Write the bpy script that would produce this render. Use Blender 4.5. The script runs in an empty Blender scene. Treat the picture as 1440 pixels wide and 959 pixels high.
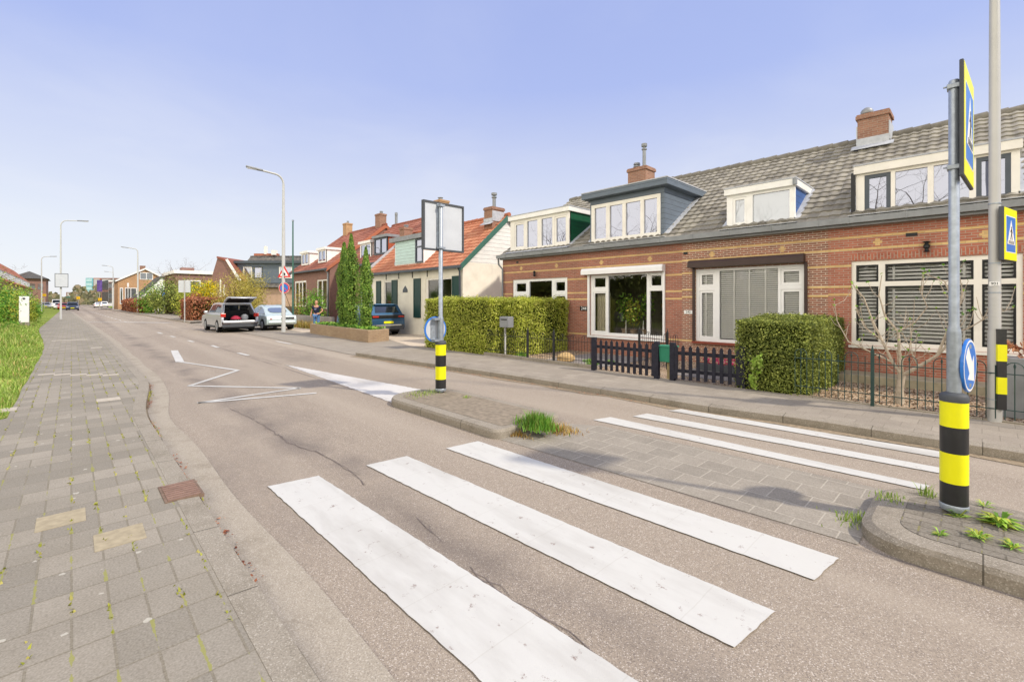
import bpy, math, random
from mathutils import Vector, Matrix
S = bpy.context.scene
COL = S.collection
rnd = random.Random(7)
PI = math.pi
# ------------------------------------------------------------------ camera model (metres; street runs along x, houses at +y)
TH = math.radians(45.92475548724354)
CT, ST = math.cos(TH), math.sin(TH)
CH, V0, FP, U0 = 1.75, 424.0, 640.0, 720.0
def cw(X, Y): return (X*CT - Y*ST, X*ST + Y*CT)
def G(u, v, z=0.0):
    Y = FP*(CH-z)/(v-V0); return cw((u-U0)/FP*Y, Y)
def W(u, v, y):
    k = (u-U0)/FP; Y = y/(k*ST+CT); return cw(k*Y, Y)[0], CH-(v-V0)/FP*Y
def D(u, v, Y):
    x, y = cw((u-U0)/FP*Y, Y); return x, y, CH-(v-V0)/FP*Y
def bend(x): return -0.016*max(0.0, -x-27)
def sm(a, b, x):
    t = min(1, max(0, (x-a)/(b-a))); return t*t*(3-2*t)
def lerp_tab(tab, x):
    if x <= tab[0][0]: return tab[0][1]
    for (a, p), (b, q) in zip(tab, tab[1:]):
        if x <= b: return p+(q-p)*(x-a)/(b-a)
    return tab[-1][1]
def kerb_l(x): return 0.63 + 0.38*sm(8.0, 12.6, -x) + bend(x)
RK = [(-420, 7.0), (-27, 7.0), (-14.2, 6.55), (-11.6, 6.75), (-7.75, 7.05), (-4.9, 7.17), (-2.9, 7.2), (-1.76, 7.4), (5, 7.55), (60, 7.6)]
def kerb_r(x): return lerp_tab(RK, x) + bend(x)

# ------------------------------------------------------------------ materials
def lin(h):
    h = h.lstrip('#'); o = []
    for i in (0, 2, 4):
        c = int(h[i:i+2], 16)/255; o.append(c/12.92 if c <= .04045 else ((c+.055)/1.055)**2.4)
    return tuple(o)+(1,)
def c4(c): return lin(c) if isinstance(c, str) else (tuple(c)+(1,) if len(c) == 3 else tuple(c))
class NT:
    def __init__(s, name):
        s.m = bpy.data.materials.new(name); s.m.use_nodes = True; s.t = s.m.node_tree; s.t.nodes.clear()
        s.out = s.t.nodes.new('ShaderNodeOutputMaterial')
    def n(s, ty, **kw):
        x = s.t.nodes.new('ShaderNode'+ty)
        for k, v in kw.items(): setattr(x, k, v)
        return x
    def l(s, a, b): s.t.links.new(a, b)
    def math(s, op, a, b=None, c=None):
        x = s.n('Math', operation=op)
        for i, v in enumerate((a, b, c)):
            if v is None: continue
            if isinstance(v, (int, float)): x.inputs[i].default_value = v
            else: s.l(v, x.inputs[i])
        return x.outputs[0]
    def mix(s, f, a, b, bt='MIX'):
        x = s.n('Mix', data_type='RGBA', blend_type=bt)
        for i, v in ((0, f), (6, a), (7, b)):
            if isinstance(v, (int, float)): x.inputs[i].default_value = v
            elif isinstance(v, (tuple, list, str)): x.inputs[i].default_value = c4(v)
            else: s.l(v, x.inputs[i])
        return x.outputs[2]
    def coord(s): return s.n('TexCoord').outputs['Object']
    def gpos(s): return s.n('NewGeometry').outputs['Position']
    def noise(s, vec, scale, detail=3, rough=.55, sc=None):
        if sc:
            mp = s.n('Mapping'); s.l(vec, mp.inputs[0]); mp.inputs['Scale'].default_value = sc; vec = mp.outputs[0]
        x = s.n('TexNoise'); s.l(vec, x.inputs['Vector']); x.inputs['Scale'].default_value = scale
        x.inputs['Detail'].default_value = detail; x.inputs['Roughness'].default_value = rough; return x.outputs['Fac']
    def ramp(s, f, a, b):
        x = s.n('MapRange'); s.l(f, x.inputs[0]); x.inputs[1].default_value = a; x.inputs[2].default_value = b; return x.outputs[0]
    def bsdf(s, col, rough=.7, spec=.3, metal=0, bump=None, bstr=.3, bdist=.02):
        p = s.n('BsdfPrincipled')
        if isinstance(col, (tuple, list, str)): p.inputs['Base Color'].default_value = c4(col)
        else: s.l(col, p.inputs['Base Color'])
        p.inputs['Roughness'].default_value = rough; p.inputs['Specular IOR Level'].default_value = spec; p.inputs['Metallic'].default_value = metal
        if bump is not None:
            b = s.n('Bump'); b.inputs['Strength'].default_value = bstr; b.inputs['Distance'].default_value = bdist
            s.l(bump, b.inputs['Height']); s.l(b.outputs[0], p.inputs['Normal'])
        s.l(p.outputs[0], s.out.inputs[0]); return p
MC = {}
def mat(name, col, rough=.6, var=.12, scale=6, spec=.3, metal=0, bump=0, dirt=None):
    if name in MC: return MC[name]
    n = NT(name); v = n.coord(); c = c4(col)
    f = n.noise(v, scale, 4)
    dk = tuple(x*(1-var) for x in c[:3]); lt = tuple(min(1, x*(1+var)) for x in c[:3])
    cc = n.mix(n.ramp(f, .3, .7), dk, lt)
    if dirt: cc = n.mix(n.math('MULTIPLY', n.ramp(n.noise(v, scale*.35, 6, .7), .5, .75), dirt[1]), cc, dirt[0])
    n.bsdf(cc, rough, spec, metal, f if bump else None, bump, .01)
    MC[name] = n.m; return n.m
def leafmat(name, col, tr=.25):
    n = NT(name); v = n.coord(); c = c4(col)
    cc = n.mix(n.ramp(n.noise(v, 3.0, 2), .3, .7), tuple(x*.75 for x in c[:3]), tuple(x*1.3 for x in c[:3]))
    p = n.bsdf(cc, .55, .25); t = n.n('BsdfTranslucent'); n.l(cc, t.inputs[0])
    ms = n.n('MixShader'); ms.inputs[0].default_value = tr; n.l(p.outputs[0], ms.inputs[1]); n.l(t.outputs[0], ms.inputs[2]); n.l(ms.outputs[0], n.out.inputs[0])
    return n.m
def brickmat(name, c1, c2, mortar, bw=.165, rh=.05, mo=.007, soldier=False, var=.35):
    n = NT(name); v = n.coord(); sp = n.n('SeparateXYZ'); n.l(v, sp.inputs[0])
    cb = n.n('CombineXYZ'); h = n.math('ADD', sp.outputs[0], sp.outputs[1])
    if soldier: n.l(sp.outputs[2], cb.inputs[0]); n.l(h, cb.inputs[1])
    else: n.l(h, cb.inputs[0]); n.l(sp.outputs[2], cb.inputs[1])
    b = n.n('TexBrick'); n.l(cb.outputs[0], b.inputs['Vector']); b.inputs['Scale'].default_value = 1
    b.inputs['Brick Width'].default_value = bw; b.inputs['Row Height'].default_value = rh; b.inputs['Mortar Size'].default_value = mo
    b.inputs['Mortar Smooth'].default_value = .2; b.inputs['Bias'].default_value = 0
    b.inputs['Color1'].default_value = c4(c1); b.inputs['Color2'].default_value = c4(c2); b.inputs['Mortar'].default_value = c4(mortar)
    big = n.ramp(n.noise(v, .9, 5, .65), .3, .7); fine = n.noise(v, 14, 3)
    cc = n.mix(n.math('MULTIPLY', big, var), b.outputs['Color'], (.12, .06, .05)); cc = n.mix(n.ramp(fine, .2, .9), cc, n.mix(.25, cc, (.55, .42, .35)))
    n.bsdf(cc, .85, .2, 0, n.math('SUBTRACT', 1, b.outputs['Fac']), .6, .006); return n.m
def tilemat(name, cols, tw, ey, lichen=(.30, .28, .22), la=.5, moss=None):
    n = NT(name); v = n.coord(); sp = n.n('SeparateXYZ'); n.l(v, sp.inputs[0])
    at = n.n('Attribute'); at.attribute_name = 'tile'; cc = n.mix(at.outputs['Fac'], cols[0], cols[1])
    f = n.noise(v, 5, 6, .7); cc = n.mix(n.math('MULTIPLY', n.ramp(f, .45, .7), la), cc, lichen)
    g = n.noise(v, .6, 3); cc = n.mix(n.math('MULTIPLY', n.ramp(g, .45, .7), .45), cc, moss or cols[0])
    n.bsdf(cc, .85, .2, 0, f, .25, .01); return n.m
def boards(name, col, pitch=.14, axis=2, rough=.5):
    n = NT(name); v = n.coord(); sp = n.n('SeparateXYZ'); n.l(v, sp.inputs[0])
    fr = n.math('FRACT', n.math('DIVIDE', sp.outputs[axis], pitch)); gap = n.math('LESS_THAN', fr, .07)
    c = c4(col); cc = n.mix(n.ramp(n.noise(v, 3, 3, sc=(1, 1, 5)), .3, .7), tuple(x*.88 for x in c[:3]), tuple(min(1, x*1.08) for x in c[:3]))
    cc = n.mix(gap, cc, tuple(x*.3 for x in c[:3])); n.bsdf(cc, rough, .3, 0, fr, .5, .012); return n.m
def glass_clear(name, lo=.10, tint=(.86, .9, .88)):
    n = NT(name); t = n.n('BsdfTransparent'); t.inputs[0].default_value = c4(tint); g = n.n('BsdfGlossy'); g.inputs['Roughness'].default_value = .004
    lw = n.n('Fresnel'); lw.inputs[0].default_value = 1.55; f = n.math('MINIMUM', 1, n.math('ADD', n.math('MULTIPLY', lw.outputs[0], 1.0), lo))
    b = n.n('Bump'); b.inputs['Strength'].default_value = .03; b.inputs['Distance'].default_value = .05; n.l(n.noise(n.coord(), 1.2, 1), b.inputs['Height']); n.l(b.outputs[0], g.inputs['Normal'])
    m = n.n('MixShader'); n.l(f, m.inputs[0]); n.l(t.outputs[0], m.inputs[1]); n.l(g.outputs[0], m.inputs[2]); n.l(m.outputs[0], n.out.inputs[0]); return n.m
def glass_dark(name, col=(.03, .035, .04), lo=.25, tint=(1, 1, 1)):
    n = NT(name); t = n.n('BsdfDiffuse'); t.inputs[0].default_value = c4(col); g = n.n('BsdfGlossy'); g.inputs['Roughness'].default_value = .01; g.inputs[0].default_value = c4(tint)
    lw = n.n('Fresnel'); lw.inputs[0].default_value = 1.5; f = n.math('MINIMUM', 1, n.math('ADD', lw.outputs[0], lo))
    b = n.n('Bump'); b.inputs['Strength'].default_value = .04; b.inputs['Distance'].default_value = .05; n.l(n.noise(n.coord(), 1.5, 1), b.inputs['Height']); n.l(b.outputs[0], g.inputs['Normal'])
    m = n.n('MixShader'); n.l(f, m.inputs[0]); n.l(t.outputs[0], m.inputs[1]); n.l(g.outputs[0], m.inputs[2]); n.l(m.outputs[0], n.out.inputs[0]); return n.m
def asphalt():
    n = NT('asphalt'); v = n.gpos()
    vo = n.n('TexVoronoi'); n.l(v, vo.inputs['Vector']); vo.inputs['Scale'].default_value = 190
    sp = n.n('SeparateColor'); n.l(vo.outputs['Color'], sp.inputs[0])
    c = n.mix(sp.outputs[0], '#8b7f70', '#ada08f'); c = n.mix(n.math('MULTIPLY', n.math('GREATER_THAN', sp.outputs[1], .92), .8), c, '#d6ccbf'); c = n.mix(n.math('MULTIPLY', n.math('GREATER_THAN', sp.outputs[2], .88), .65), c, '#6a605a')
    big = n.ramp(n.noise(v, .5, 6, .65, sc=(.35, 1, 1)), .3, .7); c = n.mix(n.math('MULTIPLY', big, .35), c, '#887d70')
    tr = n.ramp(n.noise(v, 1.0, 2, .5, sc=(.03, 1.1, 1)), .45, .68); c = n.mix(n.math('MULTIPLY', tr, .45), c, '#b5a998')
    st = n.ramp(n.noise(v, .33, 6, .7, sc=(.45, 1, 1)), .55, .68); c = n.mix(n.math('MULTIPLY', st, .4), c, '#6d645d')
    y = n.n('SeparateXYZ'); n.l(v, y.inputs[0]); wob = n.math('ADD', y.outputs[1], n.math('MULTIPLY', n.math('SUBTRACT', n.noise(v, .8, 4), .5), .9))
    for yc, w, k in ((2.05, .35, .5), (4.02, .05, .6)):   # worn darker seam along the lane, joint between the lanes
        band = n.math('SUBTRACT', 1, n.math('MINIMUM', 1, n.math('DIVIDE', n.math('ABSOLUTE', n.math('SUBTRACT', wob if w > .1 else y.outputs[1], yc)), w))); c = n.mix(n.math('MULTIPLY', n.math('MULTIPLY', band, n.ramp(n.noise(v, .9, 4, .6), .35, .6)), k), c, '#5c5552')
    n.bsdf(c, .88, .25, 0, vo.outputs['Distance'], .35, .004); return n.m
def concrete(name, c1, c2, stain, joint=1.0, axis=0):
    n = NT(name); v = n.gpos(); c = n.mix(n.ramp(n.noise(v, 110, 2, .6), .3, .7), c1, c2); c = n.mix(n.math('MULTIPLY', n.ramp(n.noise(v, 2.4, 7, .75), .48, .68), .6), c, stain)
    vo = n.n('TexVoronoi'); n.l(v, vo.inputs['Vector']); vo.inputs['Scale'].default_value = 160; sc = n.n('SeparateColor'); n.l(vo.outputs['Color'], sc.inputs[0]); c = n.mix(n.math('MULTIPLY', n.math('GREATER_THAN', sc.outputs[0], .9), .25), c, '#e0d9cb'); c = n.mix(n.math('MULTIPLY', n.math('GREATER_THAN', sc.outputs[1], .9), .25), c, '#5c564d')
    if joint:
        sp = n.n('SeparateXYZ'); n.l(v, sp.inputs[0]); j = n.math('LESS_THAN', n.math('FRACT', n.math('DIVIDE', sp.outputs[axis], joint)), .010/joint); c = n.mix(n.math('MULTIPLY', j, .8), c, '#4a453b')
    n.bsdf(c, .92, .2, 0, vo.outputs['Distance'], .4, .004); return n.m
def slabs(name, c1, c2, mortar, w=.3, h=.3, mo=.006, swap=False, moss=None, odd=None, patch=None, ang=0):
    n = NT(name); v = n.gpos(); mp = n.n('Mapping'); n.l(v, mp.inputs[0]); mp.inputs['Rotation'].default_value = (0, 0, PI/2 if swap else ang)
    b = n.n('TexBrick'); n.l(mp.outputs[0], b.inputs['Vector']); b.inputs['Scale'].default_value = 1
    b.inputs['Brick Width'].default_value = w; b.inputs['Row Height'].default_value = h; b.inputs['Mortar Size'].default_value = mo; b.inputs['Mortar Smooth'].default_value = .1
    for k, q in (('Color1', c1), ('Color2', c2), ('Mortar', mortar)): b.inputs[k].default_value = c4(q)
    c = b.outputs['Color']
    f = n.noise(v, 2.2, 6, .7); c = n.mix(n.math('MULTIPLY', n.ramp(f, .4, .7), .4), c, c4(mortar)); c = n.mix(n.math('MULTIPLY', n.ramp(n.noise(v, .7, 6, .7), .42, .68), .3), c, n.mix(.5, c4(mortar), (.12, .11, .09))); c = n.mix(n.math('MULTIPLY', n.ramp(n.noise(v, 28, 4, .7), .52, .7), .22), c, n.mix(.6, c4(mortar), (.1, .09, .08)))
    fine = n.noise(v, 90, 2); c = n.mix(n.ramp(fine, .25, .75), n.mix(.78, (0, 0, 0), c), n.mix(.12, c, (.8, .78, .72)))
    if odd:   # lichen spots
        vo = n.n('TexVoronoi'); n.l(v, vo.inputs['Vector']); vo.inputs['Scale'].default_value = 7; 
        sc = n.n('SeparateColor'); n.l(vo.outputs['Color'], sc.inputs[0])
        sp = n.math('LESS_THAN', n.math('ADD', vo.outputs['Distance'], n.math('MULTIPLY', n.noise(v, 40, 2), .25)), n.math('MULTIPLY', sc.outputs[0], .27)); c = n.mix(n.math('MULTIPLY', sp, .5), c, odd)
    if moss:   # moss in the short staggered joints, in uneven lengths
        q = n.n('SeparateXYZ'); n.l(mp.outputs[0], q.inputs[0]); row = n.math('FLOOR', n.math('DIVIDE', q.outputs[1], h)); odd_ = n.math('MODULO', n.math('ABSOLUTE', row), 2)
        uu = n.math('ADD', n.math('DIVIDE', q.outputs[0], w), n.math('MULTIPLY', odd_, .5)); d = n.math('ABSOLUTE', n.math('SUBTRACT', n.math('FRACT', n.math('ADD', uu, .5)), .5))
        wv = n.math('MULTIPLY', n.ramp(n.noise(v, 5, 4, .7), .46, .68), .045); c = n.mix(n.math('MULTIPLY', n.math('LESS_THAN', d, wv), .75), c, moss)
    n.bsdf(c, .9, .2, 0, n.math('ADD', n.math('SUBTRACT', 1, b.outputs['Fac']), n.math('MULTIPLY', fine, .25)), .5, .008); return n.m
def paint(name, col='#cbcac3', wear=.60, under='#8d7d74'):
    n = NT(name); v = n.gpos(); f = n.noise(v, 3.5, 8, .75)
    c = n.mix(n.ramp(f, .3, .7), n.mix(.14, c4(col), (.45, .42, .38)), col)
    c = n.mix(n.math('MULTIPLY', n.ramp(n.noise(v, 1.4, 5, .65, sc=(.4, 1.6, 1)), .48, .72), .38), c, '#8a8378')   # grime and tyre rub
    sp = n.n('SeparateXYZ'); n.l(v, sp.inputs[0]); se = n.math('LESS_THAN', n.math('FRACT', n.math('DIVIDE', n.math('ADD', sp.outputs[0], n.math('MULTIPLY', n.noise(v, 6, 2), .02)), .57)), .012); c = n.mix(n.math('MULTIPLY', se, .16), c, '#98917f')
    c = n.mix(n.ramp(n.noise(v, 9, 9, .8), wear, wear+.05), c, under)
    n.bsdf(c, .65, .3, 0, n.noise(v, 140, 2), .35, .004); return n.m

M = {}
M['asphalt'] = asphalt()
M['pave_l'] = slabs('left_pavement_slabs', '#8b8476', '#a69d8d', '#857c69', swap=True, moss='#94944a', odd='#d3cfc0')
M['pave_r'] = slabs('right_pavement_slabs', '#9a8f80', '#a79c8c', '#857b6c', mo=.004)
M['pave_m'] = slabs('median_slabs', '#888073', '#9a9183', '#b5ac9c', w=.3, h=.28, mo=.006)
M['kerb'] = concrete('kerb_concrete', '#8a8274', '#a1988a', '#6a6254'); M['kerb_l'] = concrete('left_kerb_concrete', '#8b8375', '#a59d8e', '#776f5f', .98); M['gut'] = concrete('gutter_concrete', '#978e7f', '#b3a998', '#857b6a', 0)
M['dirt'] = mat('gutter_dirt', '#8f8471', .95, .25, 25, .1, 0, .6, ('#6b5335', .9))
M['white_paint'] = paint('road_paint'); M['worn_paint'] = paint('worn_road_paint', '#cfccc6', .60)
M['grass_base'] = mat('grass_soil', '#7e8c3c', .95, .35, 3, .1, 0, .3)
M['soil'] = mat('garden_soil', '#6b5a45', .95, .35, 6, .1, 0, .5)
M['white'] = mat('white_paint', '#efeeea', .45, .05, 3, .4, dirt=('#b9b5aa', .25)); M['cream'] = mat('cream_paint', '#ece8df', .5, .05, 3, .35, dirt=('#b7b0a0', .25))
M['upvc'] = mat('white_plastic', '#eeeeee', .35, .03, 3, .45)
M['anth'] = mat('anthracite_paint', '#4a525b', .45, .08, 4, .4); M['black'] = mat('black_paint', '#1c1d20', .4, .1, 5, .4); M['blackfence'] = mat('dark_fence_stain', '#2c2c36', .7, .25, 14, .2, 0, .2)
M['brown'] = mat('dark_brown_metal', '#43332f', .45, .1, 4, .4); M['zinc'] = mat('zinc', '#8d9093', .5, .12, 5, .4, .3, 0, ('#6a6b68', .5)); M['lead'] = mat('lead_flashing', '#b4b7bc', .55, .14, 7, .35, .1)
M['galv'] = mat('galvanised_steel', '#a3abb3', .42, .16, 22, .5, .55); M['lampgrey'] = mat('lamp_post_grey', '#b9b8b4', .45, .05, 2, .4, .25); M['lampwhite'] = mat('lamp_post_white', '#bfc0bd', .5, .05, 2, .4)
M['yel'] = mat('fluorescent_yellow', '#f2ee10', .4, .04, 3, .4, dirt=('#b5b04a', .35)); M['blk_plastic'] = mat('black_plastic', '#2a2a2b', .38, .15, 8, .45, dirt=('#5a5852', .4))
M['blue'] = mat('sign_blue', '#2f78cf', .35, .03, 3, .45); M['red'] = mat('sign_red', '#d8302a', .35, .05, 3, .45); M['signwhite'] = mat('sign_white', '#f0f0ee', .35, .03, 3, .45); M['signback'] = mat('sign_back_grey', '#c9cdd1', .5, .05, 4, .4, .2)
M['pane'] = glass_clear('window_glass', .06, (1, 1, 1)); M['pane_b'] = glass_clear('blind_window_glass', .015, (1, 1, 1)); M['paned'] = glass_dark('upstairs_glass', (.09, .10, .12), .34, (.74, .78, .95)); M['panef'] = glass_dark('far_glass', (.10, .11, .11), .2); M['caglass'] = glass_dark('car_glass', (.02, .025, .03), .0, (.36, .39, .43))
M['frost'] = glass_dark('net_curtained_glass', (.36, .38, .38), .22, (.8, .84, .95))
M['brickA'] = brickmat('red_brick', '#b36a53', '#935545', '#a8907f'); M['brickC'] = brickmat('brown_brick_pale_mortar', '#a35c40', '#7a4636', '#cdbba8', mo=.009); M['brickD'] = brickmat('orange_red_brick', '#bf6d53', '#a5573f', '#b59f8e')
M['soldier'] = brickmat('soldier_brick', '#c06a4b', '#a5543c', '#b59f8e', .13, .055, .008, True); M['yband'] = brickmat('yellow_brick', '#ecca8a', '#dcb878', '#c9ae80', .165, .05, .004)
M['brickE'] = brickmat('mauve_brick', '#8e6257', '#7c544c', '#8c776d', .21, .06, .008); M['brickT'] = brickmat('tan_brick', '#c79a66', '#b88a58', '#b8a386', .21, .06); M['brickB'] = brickmat('chimney_brick', '#a3745c', '#875c49', '#a08d7c', .2, .06); M['brickP'] = brickmat('planter_brick', '#b49c7a', '#a48b69', '#8f8068', .21, .065); M['brickK'] = brickmat('pink_brick', '#d7b29a', '#c9a38b', '#c5b3a2', .21, .06)
M['tileG'] = tilemat('grey_roof_tiles', ((.17, .157, .135), (.32, .298, .25)), .21, .25, (.44, .41, .33), .4); M['tileO'] = tilemat('orange_roof_tiles', ('#ab6a50', '#c08768'), .25, .24, '#b08a70', .3, '#a3624a'); M['tileR'] = tilemat('red_roof_tiles', ('#915c4d', '#a87465'), .27, .26, '#8a5a48', .5, '#7e4434'); M['tileD'] = tilemat('dark_roof_tiles', ('#4c4b4b', '#6b6864'), .27, .28)
M['plaster'] = mat('cream_plaster', '#e9e3d4', .85, .06, 2, .2, 0, .1, ('#b9b09a', .35)); M['siding_w'] = boards('white_siding', '#ecebe6', .2); M['siding_g'] = boards('green_cheek_boards', '#14573a', .13); M['siding_gr'] = boards('grey_boards', '#697480', .15); M['siding_b'] = boards('blue_cheek_boards', '#3a5f9c', .15); M['siding_aq'] = boards('pale_aqua_boards', '#c3dcd8', .17); M['gtrim'] = mat('green_trim', '#3f6a5c', .5, .08, 4, .35); M['shutter'] = mat('dark_green_shutter', '#1d3f3c', .45, .1, 4, .4)
M['interior'] = mat('interior_wall', '#8f887a', .9, .1, 2); M['floor'] = mat('interior_floor', '#4a3a2c', .6, .2, 3); M['blind'] = mat('white_blind', '#f4f4f2', .5, .03, 3); M['curtain'] = mat('curtain_cloth', '#d8d2c0', .9, .08, 8)
M['bark'] = mat('bark', '#6a5a4a', .9, .3, 12, .1, 0, .5); M['figbark'] = mat('pale_fig_bark', '#b3a694', .85, .25, 16, .15, 0, .4); M['twig'] = mat('twig_brown', '#6f5a4a', .9, .2, 8, .1)
M['hg'] = [leafmat('hedge_leaf_%s' % k, c) for k, c in (('mid', '#b0b848'), ('deep', '#8d9a38'), ('tip', '#d0cf68'))]; M['hgd'] = [leafmat('box_leaf_%s' % k, c) for k, c in (('mid', '#7d883f'), ('deep', '#5a662f'), ('tip', '#adb45c'))]
M['cy'] = [leafmat('cypress_leaf_%s' % k, c) for k, c in (('mid', '#71933a'), ('deep', '#50732c'), ('tip', '#9bb550'))]; M['gl'] = [leafmat('green_leaf_%s' % k, c) for k, c in (('mid', '#74a23a'), ('deep', '#55842e'), ('tip', '#a2c450'))]
M['ye'] = [leafmat('yellow_blossom_%s' % k, c) for k, c in (('mid', '#e8d21a'), ('deep', '#c7b020'), ('green', '#8a9c2c'))]; M['bn'] = [leafmat('copper_leaf_%s' % k, c) for k, c in (('mid', '#a86a4a'), ('deep', '#84503a'), ('tip', '#c08a66'))]; M['wl'] = [leafmat('willow_leaf_%s' % k, c) for k, c in (('mid', '#bcae52'), ('deep', '#9c9646'), ('tip', '#c9bd70'))]
M['grs'] = [leafmat('grass_blade_%s' % k, c) for k, c in (('mid', '#94b048'), ('deep', '#76943a'), ('tip', '#b4c26c'))]; M['dry'] = [leafmat('dry_grass_%s' % k, c) for k, c in (('mid', '#b99a52'), ('deep', '#a17a3c'), ('tip', '#cdb676'))]; M['pk'] = [leafmat('pink_flower_%s' % k, c) for k, c in (('mid', '#d0326e'), ('deep', '#a8204e'), ('tip', '#e0608e'))]
M['core'] = mat('hedge_core', '#2c3514', .95, .3, 5, .05); M['tyre'] = mat('tyre_rubber', '#1e1e1f', .8, .1, 10, .2); M['rim'] = mat('alloy_rim', '#b7babd', .35, .1, 8, .5, .6); M['chrome'] = mat('chrome', '#d0d3d6', .2, .03, 4, .5, .8)
M['clad'] = mat('grey_cladding', '#4d5054', .6, .1, 6, .3); M['tail'] = mat('tail_lamp_red', '#c4352c', .25, .05, 5, .5); M['amber'] = mat('amber_lamp', '#e0733a', .25, .05, 5, .5)
def carpaint(name, col, metal=.35):
    n = NT(name); p = n.bsdf(n.mix(n.ramp(n.noise(n.coord(), 2, 2), .3, .7), tuple(x*.95 for x in c4(col)[:3]), c4(col)), .32, .5, metal); p.inputs['Coat Weight'].default_value = .7; p.inputs['Coat Roughness'].default_value = .05; return n.m
M['gravel'] = None
def gravelmat():
    n = NT('pale_gravel'); v = n.gpos(); vo = n.n('TexVoronoi'); n.l(v, vo.inputs['Vector']); vo.inputs['Scale'].default_value = 32
    sp = n.n('SeparateColor'); n.l(vo.outputs['Color'], sp.inputs[0]); c = n.mix(sp.outputs[0], '#a98b6c', '#e2cfb6'); c = n.mix(n.math('GREATER_THAN', vo.outputs['Distance'], .55), c, '#6b5844')
    c = n.mix(n.math('MULTIPLY', n.ramp(n.noise(v, 2, 5, .7), .5, .7), .5), c, '#7a6347'); n.bsdf(c, .9, .2, 0, n.math('SUBTRACT', 1, vo.outputs['Distance']), .8, .02); return n.m
M['gravel'] = gravelmat()

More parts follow.
